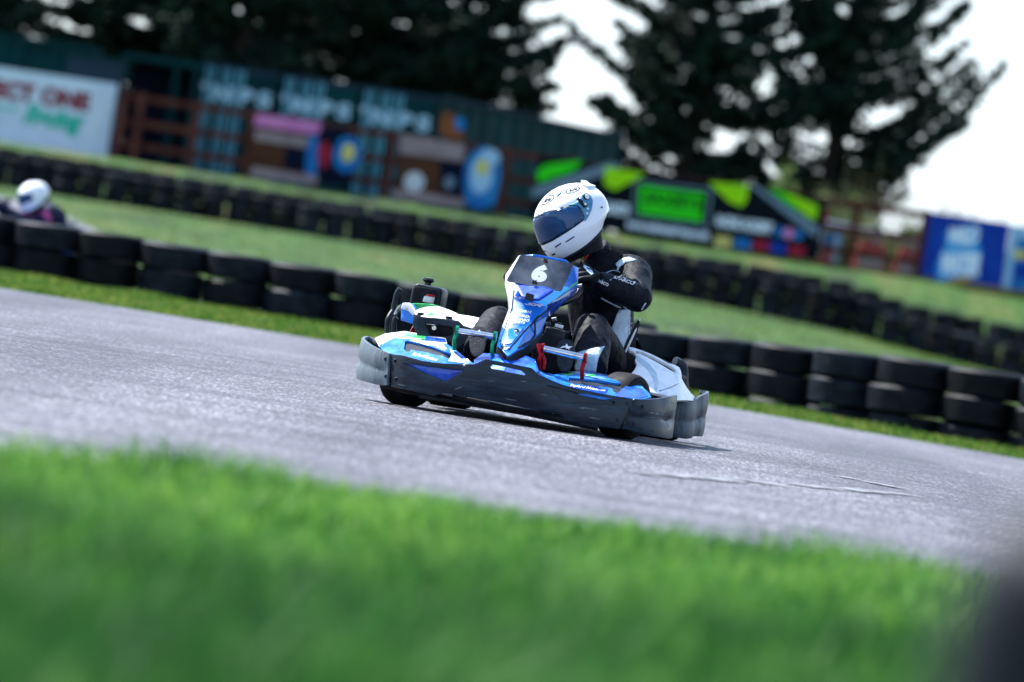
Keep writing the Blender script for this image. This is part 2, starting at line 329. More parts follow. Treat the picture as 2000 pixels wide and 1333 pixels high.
c1 = ramp(patch, [(.38, (.34, .35, .39)), (.60, (1, 1, 1))]); c2 = ramp(streak, [(.36, (.46, .47, .52)), (.60, (1, 1, 1))])
def mul(a, b_, f=1.):
    m = N.new('ShaderNodeMix'); m.data_type = 'RGBA'; m.blend_type = 'MULTIPLY'; m.inputs[0].default_value = f; L.new(a, m.inputs[6]); L.new(b_, m.inputs[7]); return m.outputs[2]
L.new(mul(mul(c0, c1), c2), b.inputs['Base Color'])
bp = N.new('ShaderNodeBump'); bp.inputs['Strength'].default_value = .8; bp.inputs['Distance'].default_value = .006; L.new(grain, bp.inputs['Height']); L.new(bp.outputs[0], b.inputs['Normal'])
txs = list(np.linspace(-60, 60, 181)); tn = 48; vs = []
for x in txs:
    a, c = near_edge(x)+.09*noise.noise((x*2.3, 0, 5))+.05*noise.noise((x*7, 0, 1)), far_edge(x)+.15*noise.noise((x*2.1, 3, 9))
    for j in range(tn): y = a+(c-a)*j/(tn-1); vs.append((x, y, terr(x, y)+.004))
tr = mk('track', vs, [(i*tn+j, (i+1)*tn+j, (i+1)*tn+j+1, i*tn+j+1) for i in range(len(txs)-1) for j in range(tn-1)], am, fix=False, sharp=180); tag(tr, kind='structure')
RD = [(-30, 51.5), (-4.5, 52), (-4.75, 70), (-5.3, 78), (-6.2, 84), (-8.6, 104), (-11, 117), (-30, 140)]
V, F = cdt(RD, (), 2.2)
tag(mk('back_track', [(x, y, terr(x, y)+.03) for x, y in V], F, am, fix=False), kind='structure')
# worn white paint line crossing the track in front of the kart
pw = pm('worn_line_paint', (.14, .145, .165), (.22, .235, .255), 14, .7, lo=.42, hi=.62, stretch=(1, .3, 1))
def gline(pts, wd):
    P = [ground_at(*p) for p in pts]; vs = []; fs = []
    for i, p in enumerate(P):
        t = (P[min(i+1, len(P)-1)]-P[max(i-1, 0)]).normalized(); n = Vector((-t.y, t.x, 0))
        k = wd*(.6+.8*abs(noise.noise((i*.7, 2, 1)))); vs += [(p.x+n.x*k, p.y+n.y*k, .0085), (p.x-n.x*k, p.y-n.y*k, .0085)]
    return vs, [(2*i, 2*i+1, 2*i+3, 2*i+2) for i in range(len(P)-1) if noise.noise((i*.45, 7.3, 2)) > -.12]
ln = MB(); ln.add(gline([(1235+i*12, 927+i*.95+math.sin(i*.6)*.8) for i in range(46)], .085)); ln.add(gline([(1640+i*10, 934+i*2.0) for i in range(13)], .05))
ln = ln.build('painted_line', pw, fix=False); tag(ln, kind='structure')

# ------------------------------------------------------------------ grass
def grass(name, pts, h, wd, mat, lean=.5, clump=0.):
    n = len(pts); P = np.array(pts); hh = h*(.45+.8*rng.random(n))*np.array([.72+.75*max(0, .35+noise.noise((q[0]*2.1, q[1]*1.1, 8))) for q in pts]); a = rng.random(n)*6.283; d = rng.random(n)*6.283
    w2 = wd*(.6+.8*rng.random(n))[:, None]; s = np.stack([np.cos(a), np.sin(a), np.zeros(n)], 1)*w2
    ld = np.stack([np.cos(d), np.sin(d), np.zeros(n)], 1)*(hh*lean*rng.random(n))[:, None]; up = np.array([0, 0, 1.])[None]*hh[:, None]
    V = np.stack([P-s, P+s, P+s*.7+up*.55+ld*.35, P-s*.7+up*.55+ld*.35, P+up*(.97)+ld], 1).reshape(-1, 3)
    F = []
    for i in range(n): k = 5*i; F += [(k, k+1, k+2, k+3), (k+3, k+2, k+4)]
    o = mk(name, V, F, mat, smooth=False, fix=False); tag(o, kind='stuff'); return o
pts = []
while len(pts) < 80000:
    x = random.uniform(-2.4, 2.4); y = random.uniform(5.2, 15); e = near_edge(x)+.28*noise.noise((x*1.3, 4, 2))+.12*noise.noise((x*5, 4, 7))
    if y < e and abs(x) < y*.125+.3 and random.random() < 1: pts.append((x, y, -.005))
grass('grass', pts, .072, .0030, M['blade'], 1.2)['label'] = 'blurred green grass verge in the foreground'
M['blade_vignette'] = island_mat('vignette_dark_blades', (.008, .050, .012), (.026, .115, .020), (.09, .22, .04), .5, .42)  # lens darkening of the bottom edge put into the blade colour
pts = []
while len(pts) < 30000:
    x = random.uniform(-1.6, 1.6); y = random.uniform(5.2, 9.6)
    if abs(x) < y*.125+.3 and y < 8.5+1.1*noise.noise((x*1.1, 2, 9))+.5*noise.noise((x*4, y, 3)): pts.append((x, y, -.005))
grass('grass', pts, .105, .0034, M['blade_vignette'], 1.1)['label'] = 'longer grass nearest the lens, bottom edge darkening painted into its colour'
pts = []
while len(pts) < 46000:
    x = random.uniform(-5.2, 4.2); wy = float(np.interp(x, [-5, -1.4, 0, 1.4, 2.4, 3.6], [49.5, 48.5, 48, 44.6, 43, 41.8])); y = random.uniform(37.0, 50.3)
    e = far_edge(x)+.5*noise.noise((x*1.6, 1, 2))
    if e < y < wy+.1 and random.random() < (1.0 if y < e+2.5 or y > wy-1.2 else .5): pts.append((x, y, terr(x, y)-.01))
grass('grass', pts, .040, .0070, M['blade_dry'])['label'] = 'green grass strip between the asphalt and the near tyre wall'
pts = []
while len(pts) < 30000:
    y = 53+97*random.random()**.8; x = random.uniform(-.1, .1)*y*1.0
    if y < 139 or y > 144.6:
        if not inside((x, y), RD): pts.append((x, y, terr(x, y)-.02))
grass('grass', pts, .055, .018, M['blade_dry'])['label'] = 'rough grass on the bank between and above the far tyre walls'

# ------------------------------------------------------------------ tyre walls
def tyre_mesh(name, ro, wd, seg=40, tread=True):
    h = wd/2; ri = ro*.62
    prof = [(ri, -h*.55), (ri+.012, -h*.80), (ri+.03, -h*.93), (ro*.80, -h*1.0), (ro*.91, -h*.97), (ro*.97, -h*.86)]
    if tread:
        for k in (-.62, -.2, .2, .62): prof += [(ro*1.0, h*(k-.14)), (ro*1.0, h*(k+.14)), (ro*.983, h*(k+.155)), (ro*.983, h*(k+.265))]
        prof = prof[:-2]
    else: prof += [(ro, -h*.6), (ro, h*.6)]
    prof += [(ro*.97, h*.86), (ro*.91, h*.97), (ro*.80, h*1.0), (ri+.03, h*.93), (ri+.012, h*.80), (ri, h*.55), (ri-.0, -h*.55)]
    v, f = lathe_vf(prof, seg, 'Z'); o = mk(name, v, f, M['rubber'], sharp=30); me = o.data; bpy.data.objects.remove(o); return me
TM = [tyre_mesh('tyre', .295, .226), tyre_mesh('tyre', .305, .226), tyre_mesh('tyre', .285, .226)]
TM3 = [tyre_mesh('tyre', .29, .210), tyre_mesh('tyre', .300, .210), tyre_mesh('tyre', .285, .21)]
TF = [tyre_mesh('tyre', .315, .207, 24, False), tyre_mesh('tyre', .305, .207, 24, False)]
TB = tyre_mesh('tyre', .345, .25, 24, False)
def put_tyre(me, loc, label, group, tilt=.03):
    o = bpy.data.objects.new('tyre', me); COL.objects.link(o); o.location = loc
    o.rotation_euler = (random.uniform(-tilt, tilt), random.uniform(-tilt, tilt), random.uniform(0, 6.28)); tag(o, label, 'tyre', group); return o
W1 = [(-5.15, 49.4), (-4.0, 49.0), (-1.4, 48.6), (1.3, 48.2)]
W2 = [(1.06, 43.6), (1.9, 43.2), (2.9, 42.4), (5.2, 41.2)]
def along(path, pitch):
    out = []; d = 0; seg = [(Vector(a+(0,)), Vector(b+(0,))) for a, b in zip(path, path[1:])]
    for a, b in seg:
        l = (b-a).length
        while d <= l: out.append(a+(b-a)*(d/l)); d += pitch
        d -= l
    return out
st = along(W1, .565)
left = [p for p in st if p.x < -1.2]; mid = [p for p in st if p.x >= -1.2]; right = along(W2, .575)
LV = {2: ('lower', 'upper'), 3: ('bottom', 'middle', 'top')}
for grp, seq, nm in (('left', left[::-1], 'near wall left of the kart'), ('mid', mid, 'near wall behind the kart'), ('right', right, 'near wall right of the kart')):
    for i, p in enumerate(seq):
        n = 2 if grp == 'mid' else 3
        wd = .212 if grp == 'right' else .228; sink = {'right': max(.10, .225-.03*i), 'mid': .0, 'left': .215}[grp]
        for k in range(n):
            jx, jy = random.uniform(-.018, .018), random.uniform(-.04, .04)
            if grp == 'right' and k == n-1: jx += .035
            put_tyre(random.choice(TM3 if grp == 'right' else TM), (p.x+jx, p.y+jy, terr(p.x, p.y)+wd/2+k*wd+.004-sink),
                     f'{LV[n][k]} black tyre, {ordn(i+1)} stack of the {nm}, counting {"rightwards" if grp != "left" else "leftwards"}', 'tyres stacked in the near wall')
# far walls: two rows of stacks on the slope
far = np.arange(-13.2, 13.4, .605)
for i, x in enumerate(far):
    y = 140+.25*math.sin(i*1.3); zb = terr(x, 139.9); dz = .205
    for k, lv in enumerate(('bottom', 'lower middle', 'upper middle', 'top') if not 2 < x < 9 else ('bottom', 'second', 'middle', 'fourth', 'top')):
        put_tyre(random.choice(TF), (x+random.uniform(-.02, .02), y+random.uniform(-.06, .06), zb+dz*(k+.5)-.05), f'{lv} dark tyre of the {ordn(i+1)} stack from left, far lower wall', 'tyres stacked in the far lower wall', .05)
for i, x in enumerate(np.arange(-13.4, 13.8, .69)):
    y = 144; zb = float(np.interp(x, XB, ZB3)); n = 2 if x < 3 else 3
    for k in range(n):
        put_tyre(TB, (x+random.uniform(-.05, .05), y+random.uniform(-.08, .08), zb+.25*(k+.5)-.03-(.25 if n == 3 else 0)), f'{LV[n][k]} dark tyre of the {ordn(i+1)} stack from left, back wall under the fence', 'tyres stacked in the back wall under the fence', .05)

# ------------------------------------------------------------------ far boards, containers, fence
GZ = 2.5
F = {}
def fm(*a, **k): return pm(*a, **{'spec': .04, **k})
F['board_white'] = fm('white_board', (.56, .66, .76), (.50, .60, .70), 2, .6)
F['board_red'] = fm('red_lettering', (.22, .004, .012), (.17, .004, .012), 4, .6)
F['board_green'] = fm('teal_lettering', (.02, .42, .30), (.05, .50, .36), 3, .6)
F['cont'] = fm('dark_green_container_steel', (.0010, .0230, .0270), (.0030, .0400, .0460), 1.2, .55, lo=.35, hi=.7)
F['pale'] = fm('pale_blue_paint', (.07, .22, .29), (.12, .30, .38), 3, .6, stretch=(1, 1, .3))
F['letter'] = fm('faded_white_lettering', (.27, .43, .54), (.36, .52, .62), 3, .6)
F['wood'] = fm('brown_fence_timber', (.062, .020, .015), (.105, .038, .028), 3, .8, stretch=(1, 1, .4), bump=.4)
F['pink'] = fm('pink_paint', (.50, .16, .38), (.58, .22, .44), 3, .6)
F['beige'] = fm('pale_mauve_paint', (0.2880, 0.2160, 0.2240), (0.2080, 0.1600, 0.1680), 4, .7)
F['brown'] = fm('brown_plank_paint', (0.0510, 0.0210, 0.0120), (0.0840, 0.0360, 0.0180), 2, .7, stretch=(.3, 1, 5))
F['navy'] = fm('navy_paint', (0.0012, 0.0036, 0.0132), (0.0024, 0.0072, 0.0240), 3, .5)
F['azure'] = fm('azure_paint', (0.0096, 0.1120, 0.3520), (0.0240, 0.1920, 0.4400), 3, .5)
F['sred'] = fm('red_paint', (0.2880, 0.0160, 0.0320), (0.2400, 0.0160, 0.0400), 3, .5)
F['yellow'] = fm('yellow_paint', (.60, .55, .16), (.5, .45, .12), 3, .5)
F['orange'] = fm('orange_brown_paint', (0.2080, 0.0680, 0.0240), (0.1600, 0.0480, 0.0160), 3, .6)
F['lightblue'] = fm('light_blue_paint', (.22, .42, .62), (.32, .5, .66), 3, .5)
F['neon'] = fm('neon_green_print', (.03, .62, .01), (.02, .50, .02), 3, .5)
F['lime'] = fm('lime_yellow_print', (.32, .70, .005), (.25, .62, .01), 3, .5)
F['banner'] = fm('black_banner_vinyl', (0.0020, 0.0040, 0.0075), (0.0035, 0.0065, 0.0110), 3, .5)
F['grey'] = fm('grey_blue_print', (0.1260, 0.1890, 0.2430), (0.1710, 0.2430, 0.3060), 6, .5, stretch=(1, 1, 4))
F['blueban'] = fm('blue_banner_vinyl', (.006, .035, .27), (.008, .05, .33), 2, .45)
F['sprayw'] = fm('pale_spray_lettering', (.70, .82, .90), (.78, .86, .92), 5, .5)
F['spraybl'] = fm('light_blue_spray', (.03, .27, .62), (.05, .34, .68), 5, .5)
F['roofgrey'] = fm('grey_sheet', (0.0120, 0.0270, 0.0450), (0.0180, 0.0360, 0.0540), 3, .6, stretch=(1, 1, 6))
F['plred'] = fm('faded_red_plastic', (0.3360, 0.0560, 0.0560), (0.4000, 0.1120, 0.1040), 3, .5)
F['plwhite'] = fm('faded_white_plastic', (.42, .46, .52), (.5, .52, .55), 3, .5)
F['rail'] = fm('galvanised_rail', (.28, .33, .40), (.36, .4, .46), 3, .45, metal=.5)
F['stone'] = fm('pale_rubble', (.30, .26, .27), (.42, .38, .36), 5, .9, bump=.8)
F['ochre'] = fm('ochre_strip', (.40, .26, .05), (.3, .2, .06), 3, .6)
def XZ(px, py, Y): p = AT(px, py, Y); return p.x, p.z
def slab(name, pts, y, t, mat, parent=None):                   # upright flat piece with its own thickness; pts (x, z)
    n = len(pts); a = sum(pts[i][0]*pts[(i+1) % n][1]-pts[(i+1) % n][0]*pts[i][1] for i in range(n))
    if a < 0: pts = pts[::-1]
    vs = [(x, y, z) for x, z in pts]+[(x, y+t, z) for x, z in pts]
    return mk(name, vs, [tuple(range(n)), tuple(range(2*n-1, n-1, -1))]+[(i, n+i, n+(i+1) % n, (i+1) % n) for i in range(n)], mat, parent, smooth=False)
def rect(name, x0, z0, x1, z1, y, t, mat, parent=None): return slab(name, [(x0, z0), (x1, z0), (x1, z1), (x0, z1)], y, t, mat, parent)
def disc(name, cx, cz, rx, rz, y, t, mat, parent=None, n=20): return slab(name, [(cx+rx*math.cos(6.2832*k/n), cz+rz*math.sin(6.2832*k/n)) for k in range(n)], y, t, mat, parent)
def flat_text(name, s, x0, z0, x1, z1, y, mat, parent, slope=0., **k):
    V, Fc = text2d(s, **k); o = mk(name, [(x0+(x1-x0)*a, y, z0+(z1-z0)*b_+slope*a) for a, b_ in V], Fc, mat, parent, smooth=False)
    if sum(p.normal.y*p.area for p in o.data.polygons) > 0: o.data.flip_normals()
    return o
# white billboard
bb = empty('billboard', (-13.5, 150, GZ)); bb.location = (0, 0, 0); tag(bb, 'white billboard with red capital lettering and green script, left edge', 'billboard')
rect('board', -15.9, 2.48, -11.28, 4.45, 150, .06, F['board_white'], bb)
for x in (-15.5, -13.6, -11.6): rect('post', x-.05, 2.3, x+.05, 4.3, 150.08, .1, F['wood'], bb)
flat_text('red_lettering', 'ECT ONE', -14.52, 3.62, -11.93, 4.12, 149.985, F['board_red'], bb, bold=.06, space=1.05)
flat_text('green_script', 'Racing', -13.62, 2.92, -12.0, 3.62, 149.98, F['board_green'], bb, shear=.35, bold=.055)
rect('green_rule', -15.5, 3.36, -13.8, 3.44, 149.99, .004, F['board_green'], bb)
# dark green shed behind the billboard
def corrugated(name, x0, x1, z0, z1, y, mat, parent, pitch=.28, dep=.05, y1=None):
    xs = []; n = int((x1-x0)/pitch); vs = []; fs = []
    y1 = y if y1 is None else y1
    for i in range(n):
        for q, d in ((0, 0), (.3, 0), (.5, dep), (.8, dep)): xs.append((x0+(i+q)*(x1-x0)/n, d))
    xs.append((x1, 0))
    for x, d in xs: yy = y+(y1-y)*(x-x0)/(x1-x0)+d; vs += [(x, yy, z0), (x, yy, z1)]
    fs = [(2*i, 2*i+2, 2*i+3, 2*i+1) for i in range(len(xs)-1)]
    return mk(name, vs, fs, mat, parent, smooth=False)
sh = empty('shed'); tag(sh, 'dark green corrugated shed behind the white billboard', 'shed')
corrugated('wall', -19.5, -12.7, GZ, 5.5, 158, F['cont'], sh, .5, .08); rect('gable', -19.5, GZ, -12.7, 5.45, 158.3, 2.2, F['cont'], sh)
rect('roof_edge', -19.6, 5.45, -12.6, 5.6, 157.9, 2.7, F['cont'], sh)
cb = empty('cabin'); tag(cb, 'grey blue metal cabin poking above the white billboard', 'cabin')
x0, z0 = XZ(128, 150, 153); x1, z1 = XZ(236, 118, 153)
rect('wall', x0, GZ, x1, z1-.06, 153, 2.2, F['roofgrey'], cb); rect('roof', x0-.06, z1-.06, x1+.06, z1+.02, 152.94, 2.4, F['cont'], cb)
# open steel shelter
fr = empty('shelter'); tag(fr, 'dark open steel frame shelter between billboard and containers', 'shelter')
xa, za = XZ(246, 112, 157); xb_, zb = XZ(386, 128, 157)
for i, x in enumerate((xa, (xa*.28+xb_*.72), xb_)): rect('post', x-.06, GZ, x+.06, 5.4, 157, .12, F['cont'], fr); rect('post', x-.06, GZ, x+.06, 5.4, 159.4, .12, F['cont'], fr)
rect('roof', xa-.1, 5.4, xb_+.1, 5.55, 156.95, 2.7, F['cont'], fr); rect('back_wall', xa+.08, GZ, xb_-.08, 5.38, 159.6, .05, F['navy'], fr)
# containers seen end on, with lock bars and lettering
def end_container(cx, y, label):
    c = empty('shipping_container'); tag(c, label, 'container', 'containers standing end on behind the fence')
    w2, top = 1.07, 5.62
    rect('body', cx-w2, GZ, cx+w2, top, y+.02, 5.9, F['cont'], c)
    rect('top_rail', cx-w2, top-.14, cx+w2, top+.02, y-.05, .06, F['roofgrey'], c)
    for s in (-1, 1):
        d = rect('door', cx+(.03 if s > 0 else -w2+.05), GZ+.12, cx+(w2-.05 if s > 0 else -.03), top-.18, y-.03, .045, F['cont'], c)
    for q in (-.83, -.36, .02): rect('lock_bar', cx+q-.12, GZ+.02, cx+q-.035, top-.08, y-.075, .04, F['pale'], c); rect('lock_bar', cx+q+.03, GZ+.02, cx+q+.115, top-.08, y-.075, .04, F['pale'], c)
    flat_text('lettering', "'NPS", cx-1.02, 4.62, cx+.96, 5.08, y-.08, F['letter'], c, bold=.06, space=1.35)
    return c
for i, (px, lab) in enumerate(((462, 'pale striped end of dark green container, leftmost, beside the shelter'), (617, 'pale striped container end above the pink-topped painted board'), (772, 'pale striped container end beside the long dark container'))):
    x, _ = XZ(px, 200+i*25, 158); end_container(x, 158, lab)
lc = empty('shipping_container'); tag(lc, 'long dark green corrugated container seen side on behind the brown fence', 'container')
xa, _ = XZ(852, 250, 158); xb_, _ = XZ(1212, 300, 168)
corrugated('side', xa, xb_, GZ+.15, 5.55, 158, F['cont'], lc, .42, .11, 168)
mk('body', [(xa, 158.15, GZ), (xb_, 168.15, GZ), (xb_-1.9, 169.6, GZ), (xa-1.0, 160.4, GZ)]+[(xa, 158.15, 5.6), (xb_, 168.15, 5.6), (xb_-1.9, 169.6, 5.6), (xa-1.0, 160.4, 5.6)], [(0, 1, 5, 4), (1, 2, 6, 5), (2, 3, 7, 6), (3, 0, 4, 7), (4, 5, 6, 7)], F['cont'], lc, smooth=False)
mk('top_rail', *tube_vf([(xa, 157.97, 5.6), (xb_, 167.97, 5.6)], .085, 6), F['roofgrey'], lc); mk('bottom_rail', *tube_vf([(xa, 157.97, GZ+.1), (xb_, 167.97, GZ+.1)], .085, 6), F['cont'], lc)
# painted boards hung on the fence
def pxrect(name, a, b_, y, t, mat, parent): x0, z0 = XZ(a[0], a[1], y); x1, z1 = XZ(b_[0], b_[1], y); return rect(name, min(x0, x1), min(z0, z1), max(x0, x1), max(z0, z1), y, t, mat, parent)
def pxpoly(name, pts, y, t, mat, parent): return slab(name, [XZ(p[0], p[1], y) for p in pts], y, t, mat, parent)
def pxdisc(name, px, py, rx, rz, y, t, mat, parent, n=20): x, z = XZ(px, py, y); return disc(name, x, z, rx/74, rz/74, y, t, mat, parent, n)
b1 = empty('painted_board'); tag(b1, 'painted board with pink top stripe and brown planks', 'painted board', 'painted boards along the fence')
pxpoly('board', [(497, 226), (622, 244), (602, 356), (486, 338)], 149.2, .06, F['brown'], b1)
pxpoly('pink_stripe', [(500, 222), (628, 240), (624, 264), (497, 246)], 149.17, .02, F['pink'], b1)
pxpoly('pale_stripe', [(500, 254), (606, 270), (603, 290), (497, 274)], 149.18, .015, F['beige'], b1)
pxpoly('dark_patch', [(560, 286), (602, 292), (594, 336), (552, 330)], 149.18, .015, F['navy'], b1)
pxpoly('sill', [(492, 325), (600, 342), (598, 360), (489, 345)], 149.17, .02, F['beige'], b1)
r1 = empty('cutout_figure'); tag(r1, 'round dark blue cut-out with red heart shape and yellow disc', 'cut-out')
pxdisc('disc_board', 652, 305, 50, 57, 149.0, .05, F['navy'], r1)
pxpoly('blue_band', [(606, 262), (622, 270), (618, 340), (612, 356), (596, 352), (598, 300)], 148.97, .02, F['azure'], r1)
pxpoly('red_heart', [(622, 282), (638, 276), (648, 296), (640, 324), (628, 332), (620, 310)], 148.96, .02, F['sred'], r1)
pxdisc('ring', 678, 302, 27, 36, 148.97, .015, F['azure'], r1); pxdisc('yellow_disc', 680, 299, 13, 18, 148.95, .015, F['yellow'], r1, 12)
pxpoly('pale_foot', [(592, 340), (622, 344), (616, 362), (592, 358)], 148.96, .02, F['beige'], r1)
b2 = empty('painted_board'); tag(b2, 'painted board with mauve stripes and white blob beside blue oval', 'painted board', 'painted boards along the fence')
pxpoly('board', [(782, 264), (912, 284), (900, 400), (776, 384)], 149.2, .06, F['brown'], b2)
pxpoly('pale_stripe', [(782, 262), (908, 283), (904, 316), (782, 300)], 149.17, .02, F['beige'], b2)
pxpoly('dark_patch', [(858, 312), (906, 320), (898, 386), (862, 378)], 149.18, .015, F['navy'], b2)
pxdisc('white_blob', 809, 356, 20, 20, 149.16, .02, F['plwhite'], b2, 14); pxdisc('grey_blob', 878, 357, 10, 13, 149.16, .02, F['grey'], b2, 12)
pxpoly('sill', [(770, 368), (908, 390), (904, 408), (766, 386)], 149.16, .03, F['beige'], b2)
tp = empty('cutout_figure'); tag(tp, 'orange and blue cut-out standing above the mauve striped board', 'cut-out')
pxpoly('orange_shape', [(858, 262), (862, 228), (872, 219), (884, 221), (890, 232), (904, 258), (910, 270), (900, 276)], 149.3, .05, F['orange'], tp)
pxpoly('blue_patch', [(888, 230), (904, 230), (910, 244), (904, 256), (890, 254)], 149.28, .03, F['azure'], tp)
ov = empty('oval_emblem'); tag(ov, 'upright blue oval emblem board with pale yellow centre', 'emblem')
pxdisc('oval_board', 941, 346, 36, 59, 148.9, .05, F['azure'], ov, 28); pxdisc('pale_top', 957, 308, 20, 17, 148.88, .02, F['lightblue'], ov, 14)
pxdisc('inner_oval', 940, 342, 22, 38, 148.87, .02, F['lightblue'], ov, 20); pxdisc('yellow_centre', 942, 327, 12, 16, 148.85, .02, F['yellow'], ov, 12)
pxpoly('blue_collar', [(905, 366), (936, 384), (972, 376), (966, 400), (936, 410), (908, 396)], 148.86, .02, F['azure'], ov)
# brown post-and-rail fence
fe = empty('fence'); tag(fe, 'brown timber post and rail fence running along the top of the bank', 'fence')
posts = []
for px, py in ((236, 236), (270, 240), (380, 255), (488, 275), (622, 300), (760, 330), (868, 345), (985, 352), (1105, 380), (1240, 400), (1390, 420), (1530, 440), (1668, 455), (1800, 480)):
    x, _ = XZ(px, py, 149.6); posts.append(x); rect('post', x-.10, GZ-.3, x+.10, 4.32, 149.52, .12, F['wood'], fe)
for x0, x1 in zip(posts, posts[1:]):
    for z in (4.18, 3.52, 2.92): rect('rail', x0, z-.09, x1, z+.09, 149.66, .05, F['wood'], fe)
# black and neon banner
bn = empty('banner'); tag(bn, 'black banner with neon green slashes and bright green centre panel', 'banner')
by = 149.3; X_0, X_1, Z0_, Z1_ = -.02, 7.62, 2.56, 4.22
rect('sheet', X_0, Z0_, X_1, Z1_, by, .03, F['banner'], bn)
def bp_(name, pts, d, mat): return pxpoly(name, pts, by-d, .004, mat, bn)
bp_('green_slash', [(1048, 338), (1064, 322), (1138, 314), (1120, 334), (1052, 357)], .008, F['neon'])
bp_('grey_beam', [(1040, 368), (1190, 318), (1214, 322), (1190, 338), (1040, 388)], .006, F['grey'])
bp_('lime_slash', [(1182, 326), (1262, 340), (1240, 352), (1200, 372), (1180, 360)], .008, F['lime'])
bp_('lime_slash', [(1384, 356), (1462, 362), (1458, 392), (1448, 404), (1424, 394)], .008, F['lime'])
bp_('grey_beam', [(1462, 360), (1476, 362), (1602, 446), (1592, 464)], .006, F['grey'])
bp_('lime_slash', [(1528, 374), (1598, 402), (1594, 430), (1576, 424)], .009, F['lime'])
bp_('green_slash', [(1500, 370), (1530, 375), (1570, 412), (1556, 410)], .007, F['neon'])
bp_('panel_border', [(1240, 352), (1392, 370), (1382, 446), (1234, 424)], .006, F['grey'])
bp_('panel_inner', [(1243, 356), (1387, 374), (1378, 441), (1238, 421)], .008, F['banner'])
bp_('green_panel', [(1250, 362), (1376, 379), (1369, 434), (1246, 417)], .010, F['neon'])
def pt(p): return XZ(p[0], p[1], by)
def btext(name, s, p0, p1, h, d, mat, **k):
    (x0, z0), (x1, z1) = pt(p0), pt(p1); return flat_text(name, s, x0, z0, x1, z0+h, by-d, mat, bn, slope=z1-z0, **k)
btext('panel_lettering', 'SAXBYS', (1255, 397), (1370, 413), .34, .013, F['banner'], bold=.03)
btext('web_lettering', 'www.racingacademy.co.uk', (1222, 450), (1384, 474), .30, .008, F['sprayw'], bold=.055)
btext('strap_lettering', 'RACING ACADEMY', (1398, 442), (1508, 458), .30, .008, F['sprayw'], bold=.055)
btext('side_lettering', 'KARTS', (1180, 416), (1226, 423), .30, .008, F['sprayw'], bold=.055)
for px, py, c in ((1522, 453, 'azure'), (1540, 456, 'pink'), (1560, 459, 'azure')): pxdisc('round_badge', px, py, 10, 11, by-.008, .004, F[c], bn, 12)
for px, py, c in ((1412, 472, 'yellow'), (1450, 476, 'azure'), (1486, 480, 'sred'), (1520, 485, 'blueban'), (1556, 491, 'sred')):
    pxpoly('sponsor_block', [(px-15, py-12), (px+17, py-8), (px+15, py+12), (px-17, py+8)], by-.008, .004, F[c], bn)
# things at the fence between the banner and the blue sheet
def rail_thing():
    o = empty('guard_rail'); tag(o, 'grey galvanised guard rail behind the fence beside the blue banner', 'guard rail')
    x0, z0 = XZ(1612, 440, 151.5); x1, z1 = XZ(1816, 470, 151.5)
    for dz in (0, .13): mk('beam', *tube_vf([(x0, 151.5, 3.50+dz), (x1, 151.5, 3.44+dz)], (.07, .03), 8), F['rail'], o)
    for t in (.12, .5, .9): rect('post', x0+(x1-x0)*t-.05, GZ, x0+(x1-x0)*t+.05, 3.7, 151.55, .08, F['azure'] if t < .6 else F['rail'], o)
rail_thing()
def barrier(pa, pb, label, mats, y=150.6):
    o = empty('plastic_barrier'); tag(o, label, 'barrier', 'plastic barriers behind the fence')
    x0, z0 = XZ(*pa, y); x1, z1 = XZ(*pb, y); z0, z1 = min(z0, z1), max(z0, z1); h = (z1-GZ)
    slab('body', [(x0, GZ), (x1, GZ), (x1-.04, GZ+h*.55), (x1-.12, z1), (x0+.12, z1), (x0+.04, GZ+h*.55)], y, .4, mats[0], o)
    rect('panel', x0+.1, GZ+h*.15, x1-.1, GZ+h*.42, y-.02, .03, mats[1], o)
barrier((1592, 508), (1634, 470), 'faded red plastic barrier at the right end of the black banner', (F['plred'], F['plred']))
barrier((1668, 512), (1738, 478), 'faded red plastic barrier right of the dark fence post', (F['plred'], F['stone']))
barrier((1746, 524), (1806, 490), 'faded red plastic barrier touching the blue banner', (F['plred'], F['stone']))
bl = empty('flag_board'); tag(bl, 'small red and blue marker board above the banner right corner', 'marker board')
pxdisc('red_disc', 1610, 420, 11, 15, 150.2, .04, F['plred'], bl, 14); pxpoly('blue_edge', [(1596, 412), (1603, 408), (1604, 438), (1596, 436)], 150.18, .04, F['azure'], bl); pxpoly('stem', [(1606, 434), (1612, 435), (1604, 500), (1598, 499)], 150.24, .04, F['plwhite'], bl)
mk_ = empty('marker_post'); tag(mk_, 'blue lower board beside red barrier below the grey rail', 'board'); pxpoly('blue_panel', [(1594, 454), (1646, 460), (1642, 480), (1592, 474)], 150.3, .05, F['azure'], mk_); pxpoly('white_panel', [(1630, 460), (1644, 462), (1636, 512), (1624, 510)], 150.25, .04, F['lightblue'], mk_)
